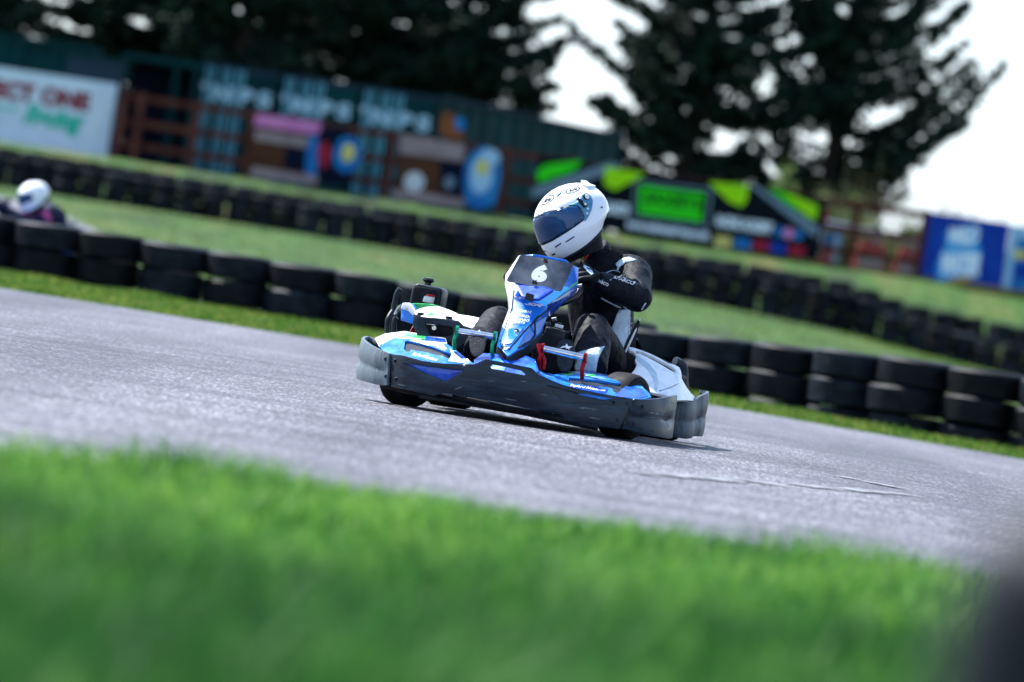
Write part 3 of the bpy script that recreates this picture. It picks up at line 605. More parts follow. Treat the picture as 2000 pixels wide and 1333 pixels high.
# blue banner
bu = empty('banner'); tag(bu, 'dark blue banner with pale spray-painted lettering at the right', 'banner')
u0 = XZ(1815, 430, 149.3)[0]; u1 = XZ(1972, 452, 149.3)[0]
rect('sheet', u0, 2.6, u1, 4.28, 149.3, .03, F['blueban'], bu)
for x in (u0+.05, (u0+u1)/2, u1-.05): rect('post', x-.05, 2.2, x+.05, 4.2, 149.36, .1, F['wood'], bu)
def upoly(name, pts, d, mat, par=bu): return pxpoly(name, pts, 149.3-d, .004, mat, par)
upoly('spray_cloud', [(1846, 456), (1872, 448), (1896, 440), (1912, 444), (1912, 478), (1918, 492), (1912, 524), (1904, 542), (1868, 548), (1830, 552), (1828, 520), (1838, 496), (1848, 476)], .006, F['spraybl'])
sx = lambda p: XZ(p[0], p[1], 149.3)
(a0, c0_), (a1, c1_) = sx((1850, 478)), sx((1908, 482)); flat_text('lettering', 'WILD', a0, c0_, a1, c0_+.46, 149.288, F['sprayw'], bu, slope=.12, bold=.06, shear=.2)
(a0, c0_), (a1, c1_) = sx((1834, 538)), sx((1912, 536)); flat_text('lettering', 'WATER', a0, c0_, a1, c0_+.62, 149.286, F['sprayw'], bu, slope=.12, bold=.07, shear=.15)
upoly('ochre_tag', [(1858, 545), (1902, 536), (1900, 545), (1862, 556)], .008, F['ochre'])
b3 = empty('banner'); tag(b3, 'lighter blue banner with yellow badge at the right frame edge', 'banner')
v1 = u1+2.2
rect('sheet', u1+.02, 2.6, v1, 4.25, 149.34, .03, F['azure'], b3); rect('pale_border', u1+.02, 2.6, u1+.22, 4.25, 149.33, .008, F['lightblue'], b3); rect('pale_header', u1+.22, 3.95, v1, 4.25, 149.33, .008, F['lightblue'], b3)
disc('badge', u1+.34, 3.52, .16, .13, 149.32, .008, F['yellow'], b3, 14); rect('dark_block', u1+.3, 2.9, u1+1.3, 3.3, 149.33, .008, F['blueban'], b3); rect('ochre_block', u1+.5, 3.4, u1+1.2, 3.62, 149.33, .008, F['ochre'], b3)
for x in (u1+.3, v1-.1): rect('post', x-.05, 2.2, x+.05, 4.2, 149.4, .1, F['wood'], b3)
kb = slab('timber_edging', [(u0+.6, 2.46), (v1, 2.40), (v1, 2.52), (u0+.6, 2.58)], 149.1, .12, F['ochre']); tag(kb, 'ochre timber edging along the foot of the blue banners', 'edging')

# ------------------------------------------------------------------ trees, shrubs, weeds
def leafquads(P, size, flat=.5):
    n = len(P); P = np.array(P); a = rng.normal(size=(n, 3)); a /= np.linalg.norm(a, axis=1)[:, None]
    b_ = np.cross(a, rng.normal(size=(n, 3))); b_ /= np.linalg.norm(b_, axis=1)[:, None]; b_[:, 2] *= flat
    s = size*(.5+rng.random(n))[:, None]; V = np.stack([P-a*s-b_*s*.25, P+a*s*.2-b_*s*.4, P+a*s+b_*s*.1, P-a*s*.1+b_*s*.45], 1).reshape(-1, 3)
    return V, [(4*i, 4*i+1, 4*i+2, 4*i+3) for i in range(n)]
def conifer(x, y, h, rad, base, seed, label, dens=1., up=(.0, .35), bias=None, top_cut=14, size=.20):
    rd = random.Random(seed); t = empty('conifer_tree'); tag(t, label, 'tree', 'dark conifers behind the containers')
    tk = MB(); tk.add(tube_vf([(x, y, GZ-.2), (x+.1, y, GZ+h*.4), (x, y+.1, GZ+h)], [.34, .22, .04], 9)); P = []
    z = base
    while z < h:
        fr = (z-base)/(h-base); L0 = rad*(1-fr)**.75*(.55+.45*min(1, fr*6+.3))
        for k in range(5 if z < top_cut else 4):
            an = rd.uniform(0, 6.283); Lb = L0*rd.uniform(.55, 1.12)
            if bias: Lb *= 1+bias[1]*max(0, math.cos(an-bias[0]))
            e = rd.uniform(*up); d = Vector((math.cos(an), math.sin(an), 0)); pts = []
            for q in range(6):
                s = q/5; pts.append(Vector((x, y, GZ+z))+d*Lb*s+Vector((0, 0, Lb*(e*s*s-.12*s*(1-s)))))
            if z < top_cut and Lb > 1: tk.add(tube_vf(pts, [.07, .06, .05, .035, .02, .01], 5))
            m = int((92 if z < top_cut else 18)*Lb/3*dens)+4; pe = Vector((-d.y, d.x, 0))
            for _ in range(m):
                s = rd.random()**.75; p = pts[min(4, int(s*5))].lerp(pts[min(5, int(s*5)+1)], (s*5) % 1); tl = (.22+.42*Lb*(1-s)*.6)*rd.random(); dn = (d*.55+pe*rd.choice((-1, 1))*.8).normalized(); q = p+dn*tl
                P.append((q.x+rd.gauss(0, .07), q.y+rd.gauss(0, .07), q.z+rd.gauss(0, .07)-.16*tl-.06))
        z += rd.uniform(.34, .62)*(1 if z < top_cut else 1.5)
    tk.build('trunk', M['bark'], t, fix=False); V, Fq = leafquads(P, size, .6); mk('crown', V, Fq, M['needle'], t, smooth=False, fix=False)
    return t
conifer(-19.5, 187, 17, 4.2, 1.4, 1, 'dark conifer at the far left edge with sky gaps', 1.25)
conifer(-14.6, 190, 19, 4.6, .8, 2, 'dense dark conifer behind the grey cabin and shelter', 2.9)
conifer(-10.2, 186, 18, 4.4, .8, 3, 'dense dark conifer behind the leftmost striped container', 3.0)
conifer(-6.0, 189, 20, 4.6, .9, 4, 'dense dark conifer behind the middle striped containers', 2.8)
conifer(-2.4, 187, 18, 3.7, 1.6, 5, 'dark conifer on the left side of the bright sky gap', 2.2)
conifer(-12.4, 199, 19, 4.6, .6, 11, 'dark conifer in the second row behind the grey cabin', 1.6)
conifer(-8.0, 198, 19, 4.6, .6, 12, 'dark conifer in the second row behind the striped containers', 1.6)
conifer(-4.2, 199, 19, 4.2, .8, 13, 'dark conifer in the second row behind the long green container', 1.3)
conifer(4.8, 188, 20, 5.0, 1.9, 6, 'tall dark conifer right of the sky gap, over the neon banner', 2.3, (.1, .5))
conifer(9.6, 190, 19, 3.6, 1.7, 8, 'dark conifer with long limbs reaching right into the white sky', 2.1, (.3, .8), (0., .6))
def shrub(x, y, rx, h, label, n=900, mat='leaf', size=.16):
    t = empty('shrub'); tag(t, label, 'shrub', 'shrubs behind the fence'); P = []
    stems = MB()
    for k in range(7):
        an = k*.9; stems.add(tube_vf([(x, y, GZ-.1), (x+math.cos(an)*rx*.5, y+math.sin(an)*rx*.4, GZ+h*.7)], [.03, .01], 5))
    for _ in range(n):
        a = random.uniform(0, 6.283); r = rx*random.random()**.5; zt = h*(1-.55*(r/rx)**2)*(.75+.35*noise.noise((x+r*math.cos(a)*1.3, y, r*math.sin(a))))
        P.append((x+r*math.cos(a), y+r*.7*math.sin(a), GZ+max(.05, zt*random.random()**.6)))
    stems.build('stem', M['bark'], t, fix=False); V, Fq = leafquads(P, size, 1); mk('foliage', V, Fq, M[mat], t, smooth=False, fix=False)
for x, y, rx, h, lab in ((7.2, 172, 1.9, 3.5, 'pale green shrub under the conifers behind the banner middle'), (9.4, 174, 1.7, 3.1, 'green shrub behind the right end of the neon banner'), (4.2, 176, 1.5, 2.1, 'small shrub behind the neon banner left of the pale shrub'),
                      (11.3, 168, 1.3, 2.2, 'low shrub behind the brown fence posts'), (13.0, 170, 1.2, 2.0, 'low shrub behind the left part of the blue banner'), (14.9, 171, 1.3, 1.9, 'low shrub at the right frame edge above the blue banners')):
    shrub(x, y, rx, h, lab, 2200)
def weeds(x0, x1, n, label):
    t = MB(); P = []
    for _ in range(n):
        x = random.uniform(x0, x1); y = random.uniform(152.5, 156); h = random.uniform(1.5, 2.5)+(1.2 if random.random() < .07 else 0); dx = random.gauss(0, .08)
        t.add(tube_vf([(x, y, GZ-.1), (x+dx*.5, y, GZ+h*.5), (x+dx, y, GZ+h)], [.012, .009, .004], 4))
        for k in range(12): s = .45+.55*random.random(); P.append((x+dx*s+random.gauss(0, .07), y+random.gauss(0, .07), GZ+h*s))
    o = empty('weeds'); tag(o, label, 'weeds', kind='stuff'); t.build('stems', M['weed'], o, fix=False); V, Fq = leafquads(P, .05, 1); mk('seed_heads', V, Fq, M['weed'], o, smooth=False, fix=False)
weeds(7.5, 14.6, 150, 'tall dry weeds standing above the fence and blue banners at right')
# dark out-of-focus post close to the lens
pv, pf = lathe_vf([(.0, .455), (.02, .453), (.042, .44), (.056, .415), (.062, .38), (.068, .0), (0, 0)], 24, 'Z', (.309, 3.0, -.02))
o = mk('bollard', pv, pf, M['dark']); tag(o, 'dark blurred bollard in the bottom right corner near the lens', 'bollard')

# ------------------------------------------------------------------ the racing kart (children live in kart space)
K = empty('racing_kart', mw=KM); tag(K, 'blue and white racing kart number 6 cornering on the asphalt', 'kart')
BX = [694, 704, 717, 735, 763, 787, 825, 866, 933, 990, 1040, 1067, 1097, 1135, 1173, 1212, 1236, 1263, 1290, 1308, 1323]
BY = [.02, .06, .13, .21, .30, .355, .395, .415, .435, .445, .443, .433, .42, .395, .36, .32, .295, .25, .17, .09, .0]
by_ = itp(BX, BY)
TOPX = [763, 787, 825, 866, 925, 933, 947, 1023, 1039, 1051, 1067, 1097, 1135, 1173, 1234]; TOPY = [691, 694.5, 705, 710, 711.5, 709, 701.5, 716, 719, 731, 738.5, 751, 761, 769, 778.6]
def bump_y(x, z):                                              # slight barrel to the panel
    t = float(np.interp(x, TOPX, TOPY)); h = (z-t)/62; return by_(x)-.020*max(0, .25-h)**1.0-.03*max(0, h-.8)
cen = [(762.5, 691.5), (787, 694.5), (806, 699.5), (825, 705), (845, 708), (866, 710), (900, 711.5), (925, 711.5), (933, 709), (947, 701.5), (975, 706.5), (1005, 712), (1023, 716), (1037, 718.5), (1044, 724), (1051, 731), (1067, 738.5), (1080, 744.5), (1097, 751), (1116, 756.5), (1135, 761), (1173, 769), (1205, 774.3), (1236, 779),
       (1224, 808), (1211, 838.5), (1186, 835.5), (1147, 831), (1120, 825.5), (1109, 823), (1103, 818.5), (1098, 813), (1091, 809.5), (1058, 803.5), (1020, 796.5), (960, 783.5), (920, 776), (879, 769.5), (864, 768), (856, 771), (848, 773.6), (835, 771.5), (805, 764), (784, 760), (764, 755.5)]
slot = [(957, 716.5), (961, 711.8), (985, 716.5), (1016, 723.4), (1026, 731), (1024.5, 733.2), (990, 727), (960, 721)]
triL = [(787, 709), (826, 714), (866, 719.5), (908, 723), (890, 734), (872, 744), (866, 744), (840, 733), (812, 721)]
triR = [(1067, 751.5), (1100, 760.5), (1135, 769), (1170, 778), (1200, 784), (1202, 788), (1197, 791), (1150, 789.5), (1102, 787.5), (1096, 783), (1082, 768)]
bc = panel('front_bumper', cen, bump_y, M['plastic'], K, .012, [slot, triL, triR], 9, .0045)
panel('bumper_inset', [(783, 706), (866, 716), (912, 720), (872, 748), (860, 746)], lambda x, z: bump_y(x, z)-.012, M['blue'], K, .006, (), 9, .001)
panel('bumper_inset', [(1063, 747), (1135, 766), (1207, 782), (1204, 794), (1100, 791), (1080, 772)], lambda x, z: bump_y(x, z)-.009, M['plastic'], K, .006, (), 9, .001)
# bumper end pieces: walls that wrap round the corners
def wrap(name, secs, mat, n=5, rim=.016, dents=()):
    ct = crv([Vector((s[0], s[1], s[4]*400)) for s in secs], n); cbm = crv([Vector((s[2], s[3], s[5]*400 if len(s) > 5 else s[4]*400)) for s in secs], n)
    rows = []; H = [0, .03, .09, .2, .32, .42, .50, .56, .62, .70, .82, .92, .97, 1.]
    for a, b_ in zip(ct, cbm):
        rows.append([KP(a.x+(b_.x-a.x)*h, a.y+(b_.y-a.y)*h, (a.z+(b_.z-a.z)*h)/400) for h in H])
    # push along outward normal for the barrel and the crease
    out = []; sg = 1 if rows[2][5].x > rows[0][5].x else -1
    for i, rw in enumerate(rows):
        a = rows[max(i-2, 0)][5]; c = rows[min(i+2, len(rows)-1)][5]; t = (c-a); nn = Vector((-t.y*sg, t.x*sg, 0)).normalized()
        fr = i/(len(rows)-1); q = []; ed = min(1, fr*8, (1-fr)*4+.2)
        for h, p in zip(H, rw):
            d = (.006*math.sin(math.pi*min(1, h/.56)) if h < .56 else .0045*math.sin(math.pi*(h-.56)/.44))*ed
            for (fc, fw, am_) in dents: d -= am_*math.exp(-((fr-fc)/fw)**2)*math.exp(-((h-.55)/.07)**2)
            q.append(p+nn*d)
        q = [q[0]-nn*rim*.9-Vector((0, 0, .012)), q[0]-nn*rim*.75]+q
        out.append(q)
    m = len(out[0]); vs = [p for q in out for p in q]
    fs = [(i*m+j, (i+1)*m+j, (i+1)*m+j+1, i*m+j+1) for i in range(len(out)-1) for j in range(m-1)]
    o = mk(name, vs, fs, mat, K, sharp=70)
    if sum(p.normal.y*p.area for p in o.data.polygons) < 0: o.data.flip_normals()
    solid(o, .010); bevel(o, .002, 2, 60); return o
cl_ = wrap('bumper_corner', [(760.5, 690.8, 755.5, 753, .30), (748, 686, 746, 753, .265), (735, 680.7, 730, 750.5, .22), (724, 675, 716, 746, .16), (713, 667.5, 703, 742.5, .09), (707, 662, 696, 740, .0), (709, 658.5, 700, 738, -.06), (717.5, 657, 714, 738, -.10), (728, 660, 726, 738, -.10), (740, 668, 738, 740, -.08)], M['worn'], 5, dents=((.62, .12, .008),))
cr_ = wrap('bumper_corner', [(1239, 779.6, 1214.5, 838, .29), (1250, 780.4, 1234, 842.5, .265), (1263, 780.5, 1254, 849, .235), (1277, 779.8, 1275, 853, .19), (1291, 778.5, 1292, 855, .13), (1308, 775.5, 1303, 857, .05), (1318, 773.5, 1309, 857, -.04), (1323, 772.8, 1313, 856, -.12)], M['plastic'], 5, dents=((.74, .12, .018),))
# side and rear bumper pieces
wrap('side_bumper', [(1296, 781, 1290, 848, -.46), (1310, 783.5, 1306, 851.5, -.44), (1324, 784.5, 1322, 855, -.45), (1342, 785.2, 1338, 857.5, -.48), (1354, 784.8, 1350, 856, -.54), (1360, 781, 1354, 853, -.60), (1367, 775.5, 1360, 852.5, -.64), (1375, 771.5, 1367, 853, -.68), (1382.5, 768, 1371, 853, -.76), (1384, 765, 1373, 850, -.88), (1372, 763, 1366, 848, -1.0)], M['worn2'], 5, dents=((.66, .07, .016),))
tW = [bvh(bc), bvh(cl_), bvh(cr_)]
for i, px, py in ((1, 748, 701), (1, 749, 735), (0, 770, 705), (0, 772, 741), (0, 958, 757.5), (0, 1008, 766.5), (0, 1221, 788), (0, 1203, 820.5), (2, 1247, 794), (2, 1231, 826)):
    p = cast(tW[i], KP(px, py, .35), .0); mk('bolt', *lathe_vf([(.0001, -.008), (.0085, -.008), (.0085, .001), (.0065, .003), (.0045, .003), (.004, -.001), (.0001, -.001)], 14, 'Y', p), M['greyplate'], K)

M['scrape'] = pm('pale_scrape', (.13, .16, .19), (.03, .045, .06), 70, .5, lo=.42, hi=.58, stretch=(.4, 1, 2))
for px, py, l, sl, t, q in ((768, 750, 26, .14, 1.6, 0), (800, 757, 16, .3, 1.2, 0), (893, 762, 22, -.35, 1.4, 0), (940, 742, 40, .12, 1.0, 0), (985, 778, 34, .16, 1.2, 0), (1060, 770, 30, .2, 1.3, 0), (1132, 797, 44, .10, 2.4, 0), (1150, 815, 26, .18, 1.2, 0), (1256, 806, 28, .12, 2.0, 2), (1246, 815, 40, .05, 1.2, 2), (712, 712, 22, .35, 1.6, 1), (1020, 745, 20, .1, 1.0, 0)):
    decal_poly('scrape', [(px, py), (px+l*.3, py+sl*l*.3-t), (px+l*.7, py+sl*l*.7-t*.6), (px+l, py+sl*l), (px+l*.6, py+sl*l*.6+t), (px+l*.25, py+sl*l*.25+t*.7)], tW[q], M['scrape'], K, .0012, .35, 4)
# ---- front side pods
podL = [(741, 677), (752, 669), (763, 663.5), (771, 660), (800, 663), (835, 667), (871, 671), (885, 680), (900, 692), (925, 711), (925, 716), (866, 717), (825, 712), (800, 707), (787, 702), (763, 695), (750, 686)]
rec = [(791, 666.5), (797, 666), (820, 671), (845, 678), (868, 687), (883.5, 692.3), (884, 697), (877, 700.5), (858, 695), (830, 688), (803, 683.5), (800, 688), (793, 687.5), (789, 682)]
pyL = lambda x, z: float(np.interp(x, [741, 771, 792, 866, 925], [.17, .06, .08, .16, .33]))+float(np.interp(x, [741, 771, 866, 925], [.004, .0062, .0052, .001]))*(z-float(np.interp(x, [741, 771, 871, 925], [677, 660, 671, 711])))
pL = panel('front_side_pod', podL, pyL, M['cyan'], K, .010, [rec], 8, .003)
panel('pod_recess', [(785, 662), (800, 662), (884, 688), (890, 700), (876, 704), (800, 690), (787, 690)], lambda x, z: pyL(x, z)-.03, M['greyplate'], K, .006, (), 8, 0)
panel('pod_top', [(732, 661), (752, 652), (790, 647), (830, 654), (870, 661), (873, 670), (871, 672.5), (835, 668.5), (800, 664.5), (771, 661.5), (762, 664.5), (741, 678)], lambda x, z: float(np.interp(x, [732, 771, 871], [.10, .03, .06]))-.012*max(0, float(np.interp(x, [732, 771, 871], [676, 661, 671]))-z), M['white'], K, .008, (), 8, .002)
panel('green_decal', [(796, 650.5), (830, 655.5), (836, 661), (826, 664.5), (786, 659)], lambda x, z: float(np.interp(x, [732, 771, 871], [.10, .03, .06]))-.012*max(0, float(np.interp(x, [732, 771, 871], [676, 661, 671]))-z)+.004, M['green'], K, .002, (), 6, 0)
panel('blue_decal', [(832, 657), (869, 662), (872, 668.5), (829, 665)], lambda x, z: float(np.interp(x, [732, 771, 871], [.10, .03, .06]))-.012*max(0, float(np.interp(x, [732, 771, 871], [676, 661, 671]))-z)+.004, M['blue'], K, .002, (), 6, 0)
tL = bvh(pL); decal_poly('name_strip', [(810, 687), (866, 702), (869.5, 708), (860, 709.5), (806, 696)], tL, M['cyan'], K, .003, .2)
decal_text('lettering', 'Bayford Meadows', (811, 695), (866, 708.5), (812.5, 688), tL, M['numwhite'], K, .006, .2, shear=.3, bold=.02)
decal_poly('white_facet', [(772, 661), (790, 664), (788, 682), (780, 676)], tL, M['cyan'], K, .003, .1)
decal_poly('white_facet', [(880, 681), (898, 694), (920, 711), (886, 706), (889, 696)], tL, M['white'], K, .003, .2)
decal_poly('white_facet', [(800, 664.5), (871, 672.5), (884, 683), (868, 684.5), (843, 676), (815, 668.5)], tL, M['white'], K, .003, .1)
podR = [(1046, 727), (1068, 735), (1090, 735), (1111, 734.5), (1135, 734.5), (1160, 737), (1185, 740.5), (1211, 745.5), (1240, 752), (1256, 757), (1268, 768), (1272, 776), (1262, 779), (1236, 782), (1205, 780), (1173, 776), (1135, 768), (1097, 757), (1067, 744), (1051, 736)]
recR = [(1111, 738), (1135, 739.5), (1165, 742.5), (1195, 747), (1220, 750), (1222.5, 752), (1217, 762), (1211, 767.5), (1203, 768), (1198, 765), (1195, 758.5), (1160, 754), (1118, 749.5), (1112, 744.5)]
pyR = lambda x, z: float(np.interp(x, [1046, 1111, 1160, 1230, 1272], [.40, .20, .14, .06, .10]))+float(np.interp(x, [1046, 1111, 1236, 1272], [.001, .0066, .0066, .003]))*(z-float(np.interp(x, [1046, 1068, 1135, 1211, 1256], [727, 735, 734.5, 745.5, 757])))
pR = panel('front_side_pod', podR, pyR, M['cyan'], K, .010, [recR], 8, .003)
panel('pod_recess', [(1105, 735), (1165, 738), (1226, 748), (1220, 770), (1196, 772), (1190, 762), (1115, 754)], lambda x, z: pyR(x, z)-.032, M['greyplate'], K, .006, (), 8, 0)
panel('pod_top', [(1038, 720), (1049, 724.5), (1081, 732), (1109, 726.5), (1130, 724.3), (1148, 724), (1173, 728), (1211, 739.5), (1247, 747), (1257, 757), (1240, 753.5), (1211, 746.5), (1185, 741.5), (1160, 738), (1135, 735.3), (1111, 735.3), (1090, 735.8), (1066, 736), (1050, 729)],
      lambda x, z: float(np.interp(x, [1038, 1111, 1160, 1257], [.40, .20, .14, .06]))-.014*max(0, float(np.interp(x, [1038, 1068, 1135, 1211, 1256], [727, 735, 734.5, 745.5, 757]))-z), M['graphic'], K, .008, (), 8, .002)
topR = lambda x, z: float(np.interp(x, [1038, 1111, 1160, 1257], [.40, .20, .14, .06]))-.014*max(0, float(np.interp(x, [1038, 1068, 1135, 1211, 1256], [727, 735, 734.5, 745.5, 757]))-z)+.005
panel('green_decal', [(1098, 731), (1116, 726.5), (1121, 730), (1112, 733.5)], topR, M['green'], K, .002, (), 5, 0)
panel('green_decal', [(1140, 732), (1160, 730.5), (1166, 735), (1150, 735.3)], topR, M['green'], K, .002, (), 5, 0)
tR = bvh(pR); decal_poly('blue_facet', [(1225, 754), (1253, 759), (1270, 774), (1258, 778), (1216, 776), (1216, 769)], tR, M['blue'], K, .003, .1)
decal_poly('name_strip', [(1119, 751.5), (1160, 756), (1191, 760.5), (1190, 771.5), (1160, 765), (1123, 756.5)], tR, M['blue'], K, .003, .2)
decal_text('lettering', 'Bayford Meadows', (1123, 756), (1187, 766.5), (1123, 750.5), tR, M['numwhite'], K, .006, .2, shear=.3, bold=.01)
# nose floor piece between the pods
panel('nose_cover', [(926, 703), (945, 690), (972, 692), (990, 705), (1010, 703), (1027, 695), (1045, 703), (1052, 724), (1046, 733), (1010, 735), (955, 728), (926, 714)], lambda x, z: .36-.0045*(720-z), M['blue'], K, .01, (), 8, .003)
panel('nose_facet', [(955, 712), (966, 697), (975, 699), (990, 714), (985, 724), (957, 720)], lambda x, z: .368-.0045*(720-z), M['graphic'], K, .004, (), 8, .001)
panel('nose_facet', [(1018, 722), (1030, 712), (1044, 707), (1049, 724), (1046, 730)], lambda x, z: .368-.0045*(720-z), M['cyan'], K, .004, (), 8, .001)

# ---- front fairing
fv = dict(T0=(1014, 498, -.16), T1=(1041, 500, -.14), T2=(1105, 511, -.14), T3=(1119, 518, -.16), T4=(1130.5, 523, -.21), L1=(986.5, 538, -.13), L2=(985.5, 556, -.10), L3=(991, 582, -.04), L4=(993, 605, .01), L5=(980, 638, .07), L6=(970, 676, .18),
          C1=(998, 547, -.04), C2=(997, 572, .02), C3=(998, 603, .08), C4=(989, 647, .18), C5=(982, 685, .28), R1=(1129, 556, -.14), R2=(1070, 596, .03), R3=(1042, 629, .10), R4=(1028, 648, .15), R5=(1008, 686, .28), B=(991.5, 696, .315),
          S2=(1128, 568, -.19), S3=(1070, 622, -.06), W2=(1041, 634, .085), W3=(1024, 682, .20), W4=(1058, 650, .04), W1=(1070, 617, -.02))
ids = list(fv); ix = {k: i for i, k in enumerate(ids)}
fl = [('L1 C1 T0', 0), ('L1 L2 C1', 0), ('L2 L3 C2 C1', 0), ('L3 L4 C3 C2', 0), ('L4 L5 C4 C3', 0), ('L5 L6 C5 C4', 1), ('L6 B C5', 1), ('C1 C2 R2 R1', 3), ('C2 C3 R3 R2', 3), ('C3 C4 R4 R3', 3), ('C4 C5 R5 R4', 3), ('C5 B R5', 1), ('T0 C1 R1', 1), ('T0 R1 T3', 1), ('T0 T3 T2', 1), ('T0 T2 T1', 1), ('T3 R1 T4', 1), ('R1 R2 S3 S2', 2), ('R2 R3 W2 W1', 1), ('W2 R3 R4 R5 W3 W4 W1', 1)]
fair = mk('front_fairing', [KP(*fv[k]) for k in ids], [tuple(ix[q] for q in s.split()) for s, _ in fl], [M['white'], M['cyan'], M['blue'], M['fade']], K, idx=[m for _, m in fl], sharp=20)
if sum(p.normal.y*p.area for p in fair.data.polygons) < 0: fair.data.flip_normals()
_bm = bmesh.new(); _bm.from_mesh(fair.data); bmesh.ops.triangulate(_bm, faces=_bm.faces); _bm.to_mesh(fair.data); _bm.free(); tF = bvh(fair); solid(fair, .008); bevel(fair, .004, 3, 14)
def fp(name, pts, mat, off=.004, step=6): return decal_poly(name, pts, tF, mat, K, off, .1, step)
fp('white_swirl', [(1098, 566), (1126, 550), (1127, 557), (1094, 576)], M['white'], .004)
fp('halftone_patch', [(991, 644), (1026, 638), (1019, 655), (1011, 671), (1006, 673), (990, 672), (987, 666)], M['graphic'], .005)
fp('blue_flash', [(1004, 566), (1012, 561), (1017, 575), (1000, 578)], M['blue'], .005)
fp('green_decal', [(1128.5, 526), (1129.5, 545), (1112, 554), (1104, 552.5), (1118, 534)], M['green'], .004)
fp('emblem', [(984.5, 683), (991, 676.3), (1004, 677.5), (1000, 684.5), (989, 685.5)], M['ink'], .005)
decal_text('lettering', 'S', (990, 683.5), (1000, 684), (991.5, 678.5), tF, M['numwhite'], K, .008, .2, shear=.5, bold=.02)
decal_text('lettering', 'SR', (1020, 594.5), (1056, 600.5), (1022, 589), tF, M['numwhite'], K, .008, .1, shear=.4, bold=.04)
for s, a, b_, h in (('COMPAK', (1008.5, 608.5), (1037, 613), 5.2), ('SIMREX', (1007.5, 617.5), (1036, 622), 4.8), ('CHIARO', (1005.5, 624.5), (1034, 629), 4.6), ('SPORTS', (1001, 629.5), (1027, 633.5), 4.2)):
    decal_text('lettering', s, a, b_, (a[0]+.8, a[1]-h), tF, M['numwhite'], K, .008, .1, shear=.2, bold=.03)
p = KP(1006.5, 647.7, .19); h = tF.ray_cast(Vector((p.x, .6, p.z)), Vector((0, -1, 0)))[0]
mk('fairing_bolt', *lathe_vf([(.0001, .012), (.006, .011), (.006, .006), (.011, .005), (.012, -.004), (.0001, -.004)], 16, 'Y', h), [M['gloss_black']], K); mk('bolt_head', *lathe_vf([(.0001, .016), (.004, .0155), (.0055, .012), (.0055, .010)], 14, 'Y', h), M['numwhite'], K)
# dark trims along the creases and the chin of the fairing
def ftrim(name, pts, r=.004, mat='ink'): return tube(name, [cast(tF, KP(a, b_, .1), .002) for a, b_ in pts], r, M[mat], K, 6)
ftrim('trim_line', [(996, 566), (998, 603), (994, 625), (989, 647), (985, 668), (982, 684)], .0022); ftrim('trim_line', [(1125, 558), (1100, 575), (1070, 596.5), (1056, 612), (1042, 629), (1028, 648), (1016, 671), (1008, 685)], .0032)
ftrim('trim_line', [(1070, 617), (1064, 635), (1057, 650), (1040, 667), (1025, 681)], .004, 'greyplate')
panel('fairing_chin', [(970, 677), (980, 684), (991.5, 695), (1008, 685.5), (1024, 681.5), (1040, 666), (1057, 650), (1063, 642), (1058, 662), (1045, 682), (1027, 697), (1010, 703), (991.5, 707), (975, 700), (968, 688)], lambda x, z: float(np.interp(x, [968, 991.5, 1024, 1063], [.16, .30, .19, .0]))-.003, M['greyplate'], K, .012, (), 7, .003)
# scoop below the plate with its black badge
panel('fairing_scoop', [(1006, 553), (1020, 552), (1070, 562), (1080, 566), (1062, 578), (1052, 584), (1036, 584), (1019, 578)], lambda x, z: .035+.0028*(z-560), M['blue'], K, .012, (), 6, .004)
box('badge', KP(1034, 580.5, .105), (.034, .014, .028), M['gloss_black'], K, Matrix.Rotation(R(-8), 3, 'Y'), .003)
pb = KP(1034, 580.5, .1135); V, Fq = text2d('T', 0, .02); mk('badge_lettering', [KP(1030+8*a, 585.0-9*b_+1.2*a, .1135) for a, b_ in V], Fq, M['greyplate'], K, smooth=False)
# number plate
pl = [(1016, 498.3), (1020, 497.6), (1112, 513.6), (1118.5, 517), (1119, 520), (1097.5, 566), (1094.5, 568.6), (1090, 568.4), (993, 550), (990, 548), (990.5, 545)]
npy = lambda x, z: .012+.0009*(z-535)+.0001*(x-1054)
npl = panel('number_plate', pl, npy, M['plate'], K, .005, (), 14, .0015)
V, Fq = text2d('6', .06, .075); A, Bx, Cx = (1035.5, 548.5), (1065.5, 554), (1043, 513.5)
def plate_pt(a, b_, off): x = A[0]+a*(Bx[0]-A[0])+b_*(Cx[0]-A[0]); z = A[1]+a*(Bx[1]-A[1])+b_*(Cx[1]-A[1]); return KP(x, z, npy(x, z)+off)
nb = mk('number', [plate_pt(a, b_, .002) for a, b_ in V], Fq, M['numwhite'], npl, smooth=False)
if sum(p.normal.y*p.area for p in nb.data.polygons) < 0: nb.data.flip_normals()
for px, py in ((1065.5, 508.5), (1044, 550.5)):
    c = KP(px, py, npy(px, py)+.006); q = MB()
    for dx in (-.008, .008):
        for dz in (-.006, .006): q.add(tube_vf([c, c+Vector((dx, .004, dz))], [.004, .0025], 6))
    q.add(box_vf(c, (.008, .008, .008))); q.build('plate_clip', M['gloss_black'], npl)
